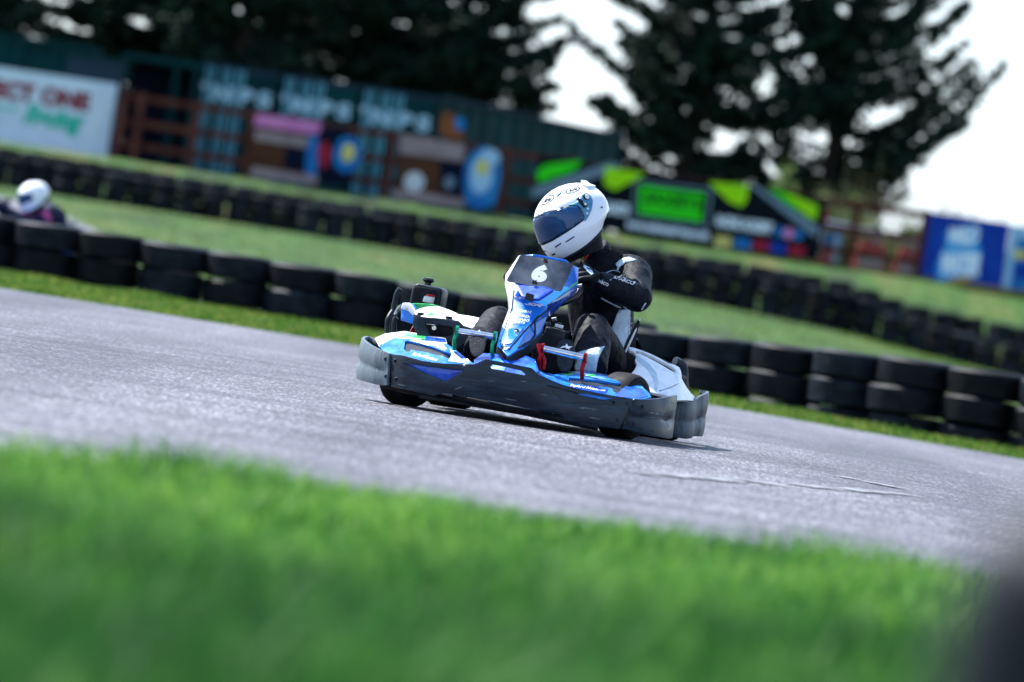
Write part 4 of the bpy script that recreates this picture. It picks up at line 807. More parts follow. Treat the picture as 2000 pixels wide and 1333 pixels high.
# ---- wheels
def wheel(c, ro, wd, steer, name='wheel'):
    wv = empty(name); wv.parent = K; wv.location = c; wv.rotation_euler = (0, 0, steer); h = wd/2
    prof = [(ro*.52, -h*.9), (ro*.62, -h), (ro*.82, -h*.98), (ro*.93, -h*.88), (ro*.985, -h*.66), (ro, -h*.3), (ro, h*.3), (ro*.985, h*.66), (ro*.93, h*.88), (ro*.82, h*.98), (ro*.62, h), (ro*.52, h*.9), (ro*.52, -h*.9)]
    mk('tyre', *lathe_vf(prof, 44, 'X'), M['kart_tyre'], wv); mk('rim', *lathe_vf([(.02, -h*.5), (ro*.3, -h*.5), (ro*.48, -h*.85), (ro*.53, -h*.92), (ro*.53, h*.92), (ro*.48, h*.85), (ro*.3, h*.2), (.02, h*.2)], 32, 'X'), M['steel'], wv)
    return wv
pr = KP(797, 735, 0.); wheel((pr.x, 0, .132), .132, .13, R(-24)); pq = KP(1216, 800, 0.); wheel((pq.x, .0, .132), .132, .13, R(-20))
q1 = KP(1288, 800, -1.03); wheel((q1.x+.0, -1.03, .142), .142, .20, 0); wheel((-q1.x+.04, -1.03, .142), .142, .20, 0)
q1x = q1.x
# ---- chassis, floor, steering
ch = MB(); ch.add(box_vf((.0, -.25, .055), (.66, 1.25, .012)))
for s in (-1, 1):
    ch.add(tube_vf(crv([(s*.30, .30, .06), (s*.31, 0, .065), (s*.33, -.5, .065), (s*.33, -1.2, .075)], 4), .016, 10)); ch.add(tube_vf([(s*.20, .02, .09), (s*.40, .0, .125)], .016, 10))
ch.add(tube_vf([(-.50, .24, .065), (-.2, .33, .055), (.2, .33, .06), (.5, .24, .075)], .014, 8)); ch.add(tube_vf([(-.55, -1.03, .142), (.55, -1.03, .142)], .018, 12))
for s in (-.25, .0, .25): ch.add(tube_vf([(s, .30, .10), (s*1.02, .36, .13)], .012, 8))
ch.build('chassis', M['dark'], K)
fl0 = KP(884, 776, .375); fl1 = KP(1168, 836, .375); tube('floor_lip', [fl0, fl1], .013, M['dark'], K, 8)
SWR = .135; swc = KP(1070, 556, -.27); swn = Vector((0.05, .62, .78)).normalized()
def ring_pts(c, n, r, k=40):
    a = n.cross(Vector((1, 0, 0))).normalized(); b_ = n.cross(a); return [c+a*r*math.cos(6.2832*i/k)+b_*r*math.sin(6.2832*i/k) for i in range(k+1)]
sw = mk('steering_wheel', *tube_vf(ring_pts(swc, swn, SWR), .0145, 12), M['gloss_black'], K)
sp = MB()
for an in (.3, 2.4, 4.5):
    a = swn.cross(Vector((1, 0, 0))).normalized(); b_ = swn.cross(a); sp.add(tube_vf([swc-swn*.02, swc+(a*math.cos(an)+b_*math.sin(an))*(SWR-.005)], [.014, .010], 8))
sp.add(tube_vf([swc-swn*.03, swc-swn*.06], .04, 16)); sp.build('spokes', M['dark'], sw)
tube('steering_column', [swc-swn*.03, KP(1015, 700, .10)], .011, M['steel'], K)
for a, b_ in (((1062, 612, -.1), (1100, 585, -.2)), ((1068, 620, -.12), (1090, 600, -.22))): tube('fairing_stay', [KP(*a), KP(*b_)], .007, M['steel'], K, 8)
for c in ((1078, 625, -.1), (1066, 634, -.08), (1128, 560, -.23)): tube('fairing_pin', [KP(*c), KP(c[0]+9, c[1]-1.5, c[2])], .008, M['steel'], K, 8)

tk = KP(1085, 646, -.12); box('fuel_tank', tk+Vector((0, -.06, -.03)), (.085, .16, .075), M['greyplate'], K, Matrix.Rotation(R(-6), 3, 'Y'), .008); box('tank_lid', KP(1092, 637.5, -.08), (.032, .03, .014), M['numwhite'], K, Matrix.Rotation(R(-6), 3, 'Y'), .004)
mk('tank_cap', *lathe_vf([(.0001, .012), (.009, .011), (.010, 0), (.0001, 0)], 16, 'Z', KP(1092.5, 636.5, -.08)), M['gloss_black'], K)
panel('tank_shroud', [(1040, 672), (1062, 653), (1098, 660), (1110, 700), (1112, 735), (1050, 722), (1040, 700)], lambda x, z: -.05-.0006*(x-1040), M['dark'], K, .02, (), 10, .004)
# ---- pedals
def pedal_bar(a, b_, br, y0, y1, mat, plate, drop):
    o = empty('pedal_bar'); o.parent = K
    pa, pb = KP(*a, y0), KP(*b_, y1); mk('bar', *tube_vf([pa, pb], br, 16), M['chrome'], o)
    for q, dx in ((pa, .0), (pb, .0)):
        d = Vector((0, 0, -1)); ring = tube_vf([q+Vector((.006, 0, 0)), q-Vector((.006, 0, 0))], [(.017, .021), (.017, .021)], 14); m_ = MB(); m_.add(ring); m_.add(tube_vf([q+Vector((dx, .0, -.01)), q+Vector((dx+.004, .012, -drop*.5)), q+Vector((dx, 0, -drop))], [.010, .008, .009], 8)); m_.build('bracket', mat, o)
    return o
pedal_bar((893, 646.5), (967, 658), .0115, .24, .24, M['green_m'], None, .075); pedal_bar((1060, 681), (1143, 699.5), .0135, .24, .22, M['red'], None, .085)
tube('pedal_arm', [KP(1052, 674, .22), KP(1056, 690, .24), KP(1062, 704, .24), KP(1060, 722, .24)], .010, M['red'], K, 8, 3)
# ---- engine side cover (driver's right) with air box, exhaust guard tubes
cov = [(809, 612), (811, 607.5), (820, 603), (832, 600), (848, 598.8), (860, 599.5), (876, 605), (890, 611), (896, 614.5), (915, 617), (939, 621.6), (950, 626), (958, 632), (950, 640), (925, 642), (905, 636), (896, 627), (880, 624.5), (850, 622), (826, 619.5), (812, 617)]
ec = panel('engine_cover', cov, lambda x, z: float(np.interp(x, [809, 860, 900, 958], [-.18, -.24, -.22, -.16]))+.006*(z-float(np.interp(x, [809, 848, 896, 958], [612, 599, 614, 632]))), M['white'], K, .03, (), 7, .006)
tE = bvh(ec); decal_poly('green_decal', [(838, 614), (846, 611.5), (855, 612.5), (853, 617), (842, 618)], tE, M['green'], K, .003, -.2)
for px, py in ((826, 615), (881, 622.5)): c = cast(tE, KP(px, py, -.2), .0); mk('cover_hole', *lathe_vf([(.0001, .008), (.013, .007), (.016, -.004)], 16, 'Z', c), M['dark'], K)
panel('engine_side_plate', [(808, 613), (826, 619), (880, 624), (897, 628), (906, 637), (925, 643), (932, 650), (912, 668), (892, 682), (884, 676), (878, 666), (846, 660), (815, 655), (806, 634)], lambda x, z: -.10+.0006*(z-612), M['greyplate'], K, .02, [[(830, 630), (850, 632), (884, 638), (885, 655), (870, 658), (840, 655), (834, 644)]], 8, .004)
panel('engine_inner', [(826, 627), (890, 635), (890, 660), (836, 658)], lambda x, z: -.125, M['dark'], K, .01, (), 12, .002)
mk('engine_bolt', *lathe_vf([(.0001, .008), (.004, .008), (.004, .003), (.009, .003), (.010, -.01)], 16, 'Y', KP(848, 641, -.105)), M['chrome'], K)
panel('rear_pod', [(783.5, 604), (785, 595), (791, 591.5), (800, 594), (809, 607), (810, 620), (805, 633), (790, 628), (783, 626)], lambda x, z: -.30+.002*(x-783), M['graphic'], K, .02, (), 6, .004)
panel('pod_white', [(782, 603), (786, 592), (799, 592.5), (806, 601), (811, 612), (806, 617), (797, 608), (788, 605)], lambda x, z: -.285+.002*(x-783), M['white'], K, .01, (), 6, .003)
panel('cover_patch', [(797, 594), (812, 592.5), (840, 594), (858, 598), (848, 600.5), (829, 601.5), (812, 606), (806, 601)], lambda x, z: -.34, M['green'], K, .04, (), 7, .003)
ab = [(798, 600), (800, 588), (803, 572), (805.5, 562.5), (809, 556.5), (815, 553.8), (835, 557.5), (856, 562), (861.5, 565.5), (863.5, 570.5), (861, 585), (857.5, 602)]
ao = panel('air_box', ab, lambda x, z: -.50, M['greyplate'], K, .15, (), 12, .012); panel('air_box_face', [(802, 600), (804.5, 585), (807.5, 567), (811, 561.5), (816, 560), (850, 566.5), (854.5, 569.5), (855.5, 574), (851, 601)], lambda x, z: -.496, M['dark'], K, .004, (), 12, .002)
mk('air_box_cap', *lathe_vf([(.0001, .028), (.022, .026), (.026, .018), (.020, .010), (.014, .006), (.014, -.01)], 20, 'Z', KP(835.5, 556, -.58)), M['gloss_black'], K)
panel('warning_sticker', [(828, 580), (834, 575.5), (850, 578), (846.5, 594), (826, 590), (825.5, 587)], lambda x, z: -.491, M['numwhite'], K, .002, (), 8, 0); panel('sticker_header', [(832, 577), (834, 575), (850.2, 577.5), (849.2, 581), (831, 578.5)], lambda x, z: -.489, M['strap_r'], K, .002, (), 8, 0)
tube('guard_tube', [KP(781.5, 564, -.62), KP(776, 572, -.62), KP(773.5, 579, -.62), KP(770.5, 593, -.62), KP(768, 606, -.62), KP(762, 615, -.60), KP(757.5, 625, -.58), KP(756.5, 638, -.58), KP(757, 656, -.58)], .0105, M['greyplate'], K, 12, 3)
tube('guard_tube', [KP(775, 620, -.5), KP(771.5, 624, -.5), KP(769.8, 632, -.5), KP(769.5, 642, -.5), KP(771, 655, -.5)], .0115, M['greyplate'], K, 12, 3)
tube('guard_tube', [KP(785, 598, -.45), KP(778, 605, -.5), KP(772, 616, -.5)], .009, M['steel'], K, 10, 3)
eg = MB(); eg.add(box_vf((.36, -.62, .2), (.20, .36, .22)))
for k in range(6): eg.add(box_vf((.36, -.62, .13+k*.035), (.24, .30, .010)))
eg.build('engine', M['dark'], K); tube('exhaust', [KP(805, 640, -.4), KP(818, 648, -.4), KP(826, 652, -.35)], .02, M['red'], K, 10, 3)
# ---- left side pod (white) between the wheels, with the rear guard
sv = [(1227, 678), (1235, 678.5), (1250, 683.5), (1272, 692), (1290, 701), (1304, 709.5), (1318, 713), (1327, 718), (1330.5, 727), (1331.5, 740), (1340, 755), (1349, 768), (1357, 775), (1354, 783), (1338, 782), (1322, 782), (1310, 776), (1298, 772), (1280, 768), (1262, 764), (1257, 755), (1246, 742), (1233, 730), (1240, 721), (1244, 712), (1240, 704), (1243, 697), (1238, 688), (1229, 684)]
slotS = [(1239, 686), (1244, 684.6), (1255, 687.5), (1275, 697), (1295, 707), (1312, 716), (1320, 722), (1322, 729), (1312, 725), (1290, 712), (1268, 700), (1250, 691), (1243, 691)]
sy_ = lambda x, z: float(np.interp(x, [1227, 1260, 1300, 1357], [-.42, -.42, -.46, -.60]))+.0042*(z-float(np.interp(x, [1227, 1272, 1327, 1357], [678, 692, 718, 775])))
spd = panel('side_pod', sv, sy_, M['white_worn'], K, .012, [slotS], 7, .004)
panel('side_pod_slot', [(1236, 682), (1256, 684), (1316, 712), (1326, 731), (1314, 729), (1244, 694)], lambda x, z: sy_(x, z)-.035, M['dark'], K, .006, (), 10, 0)
tS = bvh(spd); decal_poly('grey_crease', [(1246, 695), (1252, 698), (1272, 711), (1288, 728), (1297, 748), (1300, 767), (1296, 766), (1291, 748), (1280, 731), (1264, 715), (1247, 703)], tS, M['greyplate' if 0 else 'suit2'], K, .003, -.4)
decal_poly('seam', [(1302, 764), (1318, 756), (1328, 746), (1329.5, 747.5), (1319, 758.5), (1303, 766)], tS, M['steel'], K, .003, -.4)
tube('rear_guard', [KP(1318, 706, -1.2), KP(1330, 712, -1.22), KP(1335, 724, -1.22), KP(1335, 760, -1.2)], .02, M['greyplate'], K, 12, 4)
tube('rear_bumper', [(q1x-.02, -1.25, .16), (-.4, -1.36, .2), (.4, -1.36, .2), (-q1x, -1.25, .16)], .02, M['greyplate'], K, 12, 5)
# ---- seat
def seat():
    c = KP(1175, 700, -.72); rows = []
    prof = [(.10, -.42, .30), (.075, -.55, .33), (.09, -.70, .36), (.16, -.83, .37), (.28, -.90, .33), (.36, -.93, .28), (.40, -.945, .22)]
    for (z, y, wd) in prof:
        rw = []
        for k in range(13):
            t = -1+2*k/12; rise = .10*abs(t)**3 if z < .15 else .0; fwd = .17*abs(t)**3 if z >= .15 else .04*abs(t)**3
            rw.append(Vector((c.x+t*wd*.56, y+fwd, z+rise)))
        rows.append(rw)
    o = mk('seat', [p for r2 in rows for p in r2], [(i*13+j, i*13+j+1, (i+1)*13+j+1, (i+1)*13+j) for i in range(len(rows)-1) for j in range(12)], M['seat'], K); md(o, 'SUBSURF', levels=1, render_levels=2); solid(o, .01, 0); return o
seat()
panel('seat_side', [(1203, 730), (1212, 700), (1226, 664), (1247, 626), (1250, 628), (1243, 660), (1240, 690), (1236, 712), (1232, 734)], lambda x, z: -.52-.0012*(x-1203), M['seat'], K, .012, (), 8, .003)
tube('seat_edge', [KP(1249, 622, -.60), KP(1246, 634, -.58), KP(1232, 666, -.55), KP(1214, 704, -.53), KP(1205, 729, -.52)], .0042, M['numwhite'], K, 8, 3)

# ------------------------------------------------------------------ driver
def remesh(parts, voxel, smooth_it=6, wrinkle=None):
    mb = MB()
    for p in parts: mb.add(p)
    o = mk('tmp', mb.v, mb.f, M['suit'], None, smooth=False); md(o, 'REMESH', mode='VOXEL', voxel_size=voxel); md(o, 'SMOOTH', factor=.5, iterations=smooth_it)
    dg = bpy.context.evaluated_depsgraph_get(); me = bpy.data.meshes.new_from_object(o.evaluated_get(dg)); bpy.data.objects.remove(o)
    V = [v.co.copy() for v in me.vertices]; Nn = [v.normal.copy() for v in me.vertices]; Fq = [tuple(p.vertices) for p in me.polygons]
    if wrinkle: V = [v+n*wrinkle(v) for v, n in zip(V, Nn)]
    bpy.data.meshes.remove(me); return V, Fq
def limb(pts, rad, n=5, seg=14):
    rr = [r if isinstance(r, (tuple, list)) else (r, r) for r in rad]; P = crv(pts, n); q = crv([Vector((r[0], r[1], 0)) for r in rr], n)
    return tube_vf(P, [(a.x, a.y) for a in q], seg)
def ball(c, r):
    c = Vector(c); r = r if isinstance(r, (tuple, list)) else (r, r, r); v, f = lathe_vf([(max(1e-4, math.sin(a)), -math.cos(a)) for a in np.linspace(0, math.pi, 11)], 16, 'Z'); return [Vector((p.x*r[0], p.y*r[1], p.z*r[2]))+c for p in v], f
D = empty('person', mw=KM); tag(D, 'driver in black race suit and white full-face helmet steering the blue kart', 'person')
J = dict(pel=KP(1178, 716, -.74), spine=KP(1176, 660, -.80), chest=KP(1172, 585, -.78), neck=KP(1172, 520, -.70), head=KP(1160, 480, -.66),
         ls=KP(1234, 536, -.72), le=KP(1246, 582, -.50), lw=KP(1166, 549, -.31), rs=KP(1104, 524, -.74), re=KP(1052, 604, -.50), rw=KP(1036, 572, -.32),
         lh=KP(1196, 730, -.64), lk=KP(1156, 644, -.24), la=KP(1151, 722, .00), rh=KP(1130, 716, -.66), rk=KP(972, 632, -.24), ra=KP(936, 690, .10))
B = []
B.append(limb([J['pel']-Vector((0, 0, .03)), J['spine'], J['chest'], J['neck']-Vector((0, .0, .055)), J['neck']+Vector((0, .01, -.01))], [(.13, .17), (.125, .165), (.13, .185), (.09, .15), (.06, .065)]))
B.append(limb([J['neck']-Vector((0, 0, .06)), J['neck'], J['head']], [.075, .066, .062]))
for s in 'lr':
    B.append(limb([J['neck'].lerp(J[s+'s'], .3)-Vector((0, 0, .03)), J[s+'s'], J[s+'s'].lerp(J[s+'e'], .5), J[s+'e']], [.085, .080, .066, .060])); B.append(limb([J[s+'e'].lerp(J[s+'s'], .1), J[s+'e'], J[s+'e'].lerp(J[s+'w'], .5), J[s+'w']], [.056, .060, .053, .041]))
    kn = J[s+'k']; B.append(limb([J[s+'h'], J[s+'h'].lerp(kn, .5)+Vector((0, 0, .01)), kn], [.082, .080, .068])); B.append(limb([kn-Vector((0, .02, .01)), kn, kn.lerp(J[s+'a'], .45)-Vector((0, .02, 0)), J[s+'a']], [.062, .072, .078, .070]))
# cloth folds: bands across the limbs
def folds(v):
    d = 0
    for a, b_, fr, am_ in (('ls', 'le', 26, .0065), ('le', 'lw', 30, .0055), ('lh', 'lk', 22, .004), ('lk', 'la', 26, .005), ('rk', 'ra', 26, .005), ('pel', 'neck', 13, .005)):
        A_, B_ = J[a], J[b_]; ax = (B_-A_); l = ax.length; ax /= l; t = (v-A_).dot(ax); pd = ((v-A_)-ax*t).length
        if -.05 < t < l+.05 and pd < .15:
            ph = t*fr*2.2+4*noise.noise(v*7)+2.2*noise.noise(v*15+Vector((5, 1, 2))); d += am_*1.35*((1-abs(math.sin(ph*.5)))**1.6*1.5-.4)*(1-pd/.18)*(.25+1.1*abs(noise.noise(v*6+Vector((1, 7, 3)))))
    return d+.003*noise.noise(v*22)
V, Fq = remesh(B, .0105, 5, folds)
body = mk('body', V, Fq, M['suit'], D, sharp=180); tB = bvh(body); tT = BVHTree.FromPolygons(*[list(q) for q in B[0]])
def cloth(name, pts, mat, off=.004, yref=-.4, step=5, thick=.003, front=.6, tree=None, **k): return decal_poly(name, pts, tree or tB, mat, D, off, yref, step, thick, front, **k)
cloth('side_panel', [(1214, 606), (1230, 604), (1249, 603), (1246, 622), (1243, 634), (1230, 665), (1212, 695), (1204, 682), (1191, 660), (1203, 632)], M['suit2'], .006, yref=-.7, front=.5, tree=tT, tree2=tB)
cloth('shin_panel', [(1131, 689), (1158, 682), (1180, 676), (1176, 694), (1171, 712), (1167, 728), (1146, 726), (1126, 725)], M['suit2'], yref=-.05, ymin=-.26)
cloth('shoulder_panel', [(1205, 516), (1211, 508.5), (1220, 503.5), (1229, 502), (1245, 508), (1235, 510.5), (1223, 514), (1213.5, 522), (1209, 533), (1207, 530), (1209, 523)], M['suit2'], yref=-.68, front=-.55)
for pts in ([(1164, 581), (1176, 588), (1192, 597), (1206, 602), (1216, 605.5)], [(1252, 605), (1262, 603), (1267, 595)]): tube('piping', [cast(tB, KP(a, b_, -.45), .002) for a, b_ in pts], .0035, M['suit2'], D, 6, 3)
for pts in ([(1164, 531), (1171, 526.5), (1180, 524.5), (1190, 528), (1196, 535), (1197, 545)], [(1181, 548.5), (1196, 547.5)]): tube('piping', [cast(tB, KP(a, b_, -.35), .001) for a, b_ in pts], .0018, M['suit2'], D, 6, 3)
decal_text('lettering', 'SPARCO', (1169, 551), (1191, 560.5), (1171, 545.5), tB, M['numwhite'], D, .007, -.35, bold=.02, shear=-.2)
decal_text('lettering', 'SPARCO', (1213, 546), (1247, 559), (1215, 540), tB, M['numwhite'], D, .008, -.55, bold=.02, shear=-.2)
cl = MB(); cl.add(limb([J['neck']-Vector((0, 0, .05)), J['neck']+Vector((0, .005, .0)), J['neck']+Vector((0, -.005, .055))], [(.085, .092), (.080, .088), (.083, .090)]))
col = cl.build('collar', M['suit'], D); 
# shoes: sole faces the camera
def shoe(cx, cz, w2, h2, y, tilt, logo):
    def sp(a, b_): return (cx+a*w2+b_*tilt, cz+b_*h2)
    out = []
    for k in range(28):
        an = 2*math.pi*k/28; a = math.cos(an); b_ = math.sin(an); a = math.copysign(abs(a)**.75, a)*(1.0 if b_ < 0 else .82); out.append(sp(a, b_))
    yy = lambda x, z: y+.0012*(z-cz)
    up = []
    for dy, sc in ((-.012, 1.0), (-.05, 1.02), (-.09, .85), (-.125, .55)):
        up.append([KP(cx+(x-cx)*sc, cz+(z-cz)*sc+(0 if dy > -.08 else 8), yy(x, z)+dy) for x, z in out])
    vs = [p for r2 in up for p in r2]; fs = [(i*28+j, i*28+(j+1) % 28, (i+1)*28+(j+1) % 28, (i+1)*28+j) for i in range(3) for j in range(28)]+[tuple(range(28))[::-1], tuple(84+k for k in range(28))]
    s = mk('shoe', vs, fs, M['glove'], D, sharp=60); md(s, 'SUBSURF', levels=1, render_levels=2)
    q = panel('sole', out, yy, M['sole'], s, .012, (), 8, .003)
    hz = cz-h2*.62
    st = [sp(a*1.0, b_*.5-.52) for a, b_ in ((-.62, .25), (-.30, -.05), (.0, -.12), (.12, -.42), (.28, -.06), (.72, -.02), (.38, .18), (.42, .42), (.2, .22), (.05, .30), (.1, .12), (-.2, .08))]
    panel('star_mark', st, lambda x, z: yy(x, z)+.003, M['numwhite'], s, .001, [[(cx+(x-cx)*.62+.5, hz+(z-hz)*.55+.5) for x, z in st]] if 0 else (), 6, 0)
shoe(1103.5, 694, 20, 31.5, .14, -1.5, 1); shoe(933, 667, 20, 31, .14, -1, 1)
# gloves with five fingers closed round the rim
def glove(wr, rimc, rimn, ang, side, roll=0.):
    a = rimn.cross(Vector((1, 0, 0))).normalized(); b_ = rimn.cross(a); rad = (a*math.cos(ang)+b_*math.sin(ang)); c = rimc+rad*SWR; tan = rimn.cross(rad).normalized()
    if tan.z < 0: tan = -tan
    out = rad; bk = (wr-c).normalized(); P = []
    pal = c+out*.030+bk*.015
    P.append(limb([wr, wr.lerp(pal, .55), pal+bk*.012], [(.040, .036), (.044, .034), (.046, .028)]))
    P.append(ball(pal, (.036, .034, .040)))
    for i, (o_, l) in enumerate(zip((.036, .013, -.011, -.033), (1.0, 1.08, 1.0, .82))):
        k0 = c+tan*o_+out*.036+bk*.006; k1 = c+tan*o_*1.05+rimn*.032*l+out*.022; k2 = c+tan*o_*1.05+rimn*.030*l-out*.014; k3 = c+tan*o_*1.0+rimn*.004-out*.030*l
        P.append(limb([pal+tan*o_*.9, k0+rimn*.018, k1, k2, k3], [.0145, .0135, .0125, .0115, .0095], 4, 10))
    t0 = pal+tan*.028; P.append(limb([t0, t0+tan*.026-out*.012+rimn*.006, c+tan*.062-out*.012+rimn*.012, c+tan*.078-out*.018+rimn*.014], [.017, .015, .0125, .010], 4, 10))
    V, Fq = remesh(P, .0036, 3, lambda v: .0008*noise.noise(v*90)); return mk('glove', V, Fq, M['glove'], D, sharp=180), pal
def rim_angle(px, py):
    best = min(range(360), key=lambda k: (lambda p: (p-KP(px, py, p.y)).length)(swc+(swn.cross(Vector((1, 0, 0))).normalized()*math.cos(R(k))+swn.cross(swn.cross(Vector((1, 0, 0))).normalized())*math.sin(R(k)))*SWR)); return R(best)
gl, gp = glove(J['lw'], swc, swn, rim_angle(1143, 543), 1); gr, gp2 = glove(J['rw'], swc, swn, rim_angle(1026, 553), -1)
tG = bvh(gl)
decal_poly('glove_patch', [(1135, 516), (1145, 521), (1154, 529), (1157, 534), (1153, 537), (1145, 530), (1137, 522)], tG, M['suit2'], D, .003, -.25, 4)
# helmet
HH = [-.138, -.130, -.115, -.09, -.065, -.04, -.015, .01, .035, .06, .082, .102, .118, .128, .1315]
HF = [.118, .130, .146, .157, .160, .156, .152, .150, .146, .136, .119, .095, .066, .033, .0001]
HB = [.080, .088, .100, .118, .134, .145, .150, .152, .149, .139, .123, .100, .071, .036, .0001]
HW = [.080, .090, .103, .116, .124, .128, .130, .130, .127, .119, .106, .087, .061, .031, .0001]
def hs(phi, h, off=0.):                                        # helmet surface: phi from forward towards the driver's left, h up
    w_ = float(np.interp(h, HH, HW)); a = float(np.interp(h, HH, HF if math.cos(phi) > 0 else HB)); c, s = math.cos(phi), math.sin(phi); n = 2.25
    r = (abs(c/a)**n+abs(s/w_)**n)**(-1/n); return Vector((c*(r+off), s*(r+off), h+(off if h > .1 else 0)+(.058*(1-c)/2*min(1, -h/.11) if h < 0 else 0)))
def helmet(parent, name, M4, vis_off=.006, detail=True):
    hp = np.interp(np.linspace(0, 1, 41), np.linspace(0, 1, len(HH)), HH); n = 64
    vs = [hs(2*math.pi*k/n, h) for h in hp for k in range(n)]; fs = [(i*n+k, i*n+(k+1) % n, (i+1)*n+(k+1) % n, (i+1)*n+k) for i in range(len(hp)-1) for k in range(n)]
    T = lambda p: M4 @ p
    sh_ = mk(name, [T(v) for v in vs], fs, M['helmet'], parent, sharp=80)
    def hp_(nm, outl, off, mat, step=.012, thick=.003):
        V, Fq = cdt([(a*.14, b_) for a, b_ in outl], (), step); o = mk(nm, [T(hs(a/.14, b_, off)) for a, b_ in V], Fq, mat, sh_, sharp=60)
        cen = T(Vector((0, 0, 0)))
        if sum((p.center-cen).dot(p.normal)*p.area for p in o.data.polygons) < 0: o.data.flip_normals()
        if thick: solid(o, thick)
        return o
    vz = [(-1.22, -.022), (-1.24, .010), (-1.18, .030), (-1.0, .042), (-.5, .052), (0, .056), (.5, .052), (1.0, .042), (1.18, .030), (1.24, .010), (1.22, -.020), (1.14, -.030), (.95, -.036), (.6, -.043), (.2, -.049), (-.2, -.049), (-.6, -.043), (-1.0, -.035)]
    hp_('visor_gasket', [(a*1.025, b_*1.10-.0005) for a, b_ in vz], .0015, M['ink'], .012, .002); hp_('visor', vz, vis_off, M['visor'], .010, .002)
    lo = MB(); lo.add(tube_vf([T(hs(2*math.pi*k/48, -.134, .001)) for k in range(49)], .006, 8)); lo.build('edge_trim', M['ink'], sh_)
    inn = MB(); rr = [[T(hs(2*math.pi*k/32, -.136)*1.0-Vector((0, 0, 0))) for k in range(32)], [T(Vector((hs(2*math.pi*k/32, -.13).x*.72, hs(2*math.pi*k/32, -.13).y*.72, -.155))) for k in range(32)], [T(Vector((hs(2*math.pi*k/32, -.13).x*.5, hs(2*math.pi*k/32, -.13).y*.5, -.11))) for k in range(32)]]
    inn.add(([p for q in rr for p in q], [(i*32+k, i*32+(k+1) % 32, (i+1)*32+(k+1) % 32, (i+1)*32+k) for i in range(2) for k in range(32)]+[tuple(64+k for k in range(32))])); inn.build('lining', M['glove'], sh_)
    if not detail: return sh_, hp_, T
    for s in (1, -1):
        hp_('side_plate', [(s*a, b_) for a, b_ in ((.98, .048), (1.22, .048), (1.52, .066), (1.70, .066), (1.80, .052), (1.76, .030), (1.58, .000), (1.42, -.022), (1.26, -.038), (1.16, -.034), (1.26, -.022), (1.29, .012), (1.20, .034))], .004, M['teal'], .008, .003)
        def knob(a, h, r1, mat, t=.006):
            p = hs(s*a, h, .004); nrm_ = (hs(s*a, h, .02)-p).normalized(); rot = nrm_.to_track_quat('Z', 'Y').to_matrix().to_4x4()
            v, f = lathe_vf([(.0001, t), (r1*.5, t), (r1*.85, t*.9), (r1, t*.5), (r1, -.002)], 18, 'Z'); return mk('pivot', [T(Matrix.Translation(p) @ rot @ q) for q in v], f, mat, sh_)
        knob(1.62, .052, .0145, M['ink']); knob(1.62, .052, .0115, M['plwhite_'], .008); knob(1.42, .028, .0105, M['ink'], .007); knob(1.42, .028, .0060, M['plwhite_'], .009); knob(1.44, .008, .0045, M['plwhite_']); knob(1.36, -.010, .0045, M['plwhite_']); knob(1.98, -.012, .0035, M['ink'], .002)
        hp_('visor_tab', [(s*a, b_) for a, b_ in ((1.26, .060), (1.34, .062), (1.46, .030), (1.42, .016), (1.34, .018))], .009, M['ink'], .006, .004)
        for a0, a1 in ((.20, .40), (.52, .78)): hp_('chin_vent', [(s*a0, -.083), (s*a1, -.079), (s*a1, -.074), (s*a0, -.078)], .0012, M['ink'], .01, .0)
    hp_('chin_tab', [(-.10, -.100), (.10, -.100), (.06, -.106), (-.06, -.106)], .002, M['ink'], .01, 0)
    def oval(a, h, ra, rh, nm):
        ol = [(a+ra*math.cos(6.2832*k/28), h+rh*math.sin(6.2832*k/28)) for k in range(28)]
        V, Fq = cdt([(x*.14, z) for x, z in ol], [[((a+(x-a)*.86)*.14, h+(z-h)*.82) for x, z in ol]], .004); o = mk(nm, [T(hs(x/.14, z, .0015)) for x, z in V], Fq, M['ink'], sh_, sharp=180)
        V, Fq = text2d('Arai', .3, .03); q = mk('logo_lettering', [T(hs(a+(x-.5)*ra*1.25*(1 if 1 else -1), h+(z-.5)*rh*1.0, .0015)) for x, z in V], Fq, M['ink'], sh_, sharp=180)
    oval(.24, .100, .36, .0135, 'logo_oval'); oval(1.42, .098, .36, .0115, 'logo_oval')
    hp_('top_duct', [(.66, .096), (.80, .105), (.98, .112), (.90, .104), (.78, .098)], .002, M['teal'], .005, .002)
    hp_('rear_duct', [(2.0, .088), (2.4, .080), (2.9, .078), (2.9, .110), (2.4, .112), (2.05, .104)], .009, M['helmet'], .008, .010)
    for s in (1, -1): hp_('rear_vent', [(s*2.75, -.070), (s*3.0, -.074), (s*3.0, -.04), (s*2.75, -.045)], .012, M['helmet'], .008, .012)
    for s in (1, -1): hp_('brow_vent', [(s*.02, .058), (s*.22, .057), (s*.22, .068), (s*.04, .070)] if s > 0 else [(-.02, .070), (-.22, .068), (-.22, .057), (-.02, .058)], .008, M['helmet'], .006, .008)
    V, Fq = text2d('Arai Helmet', .5, 0); mk('script_lettering', [T(hs(2.05+x*.55, -.104+.012*z+.006*x, .0015)) for x, z in V], Fq, M['ink'], sh_, sharp=180)
    return sh_, hp_, T
M['plwhite_'] = M['numwhite']
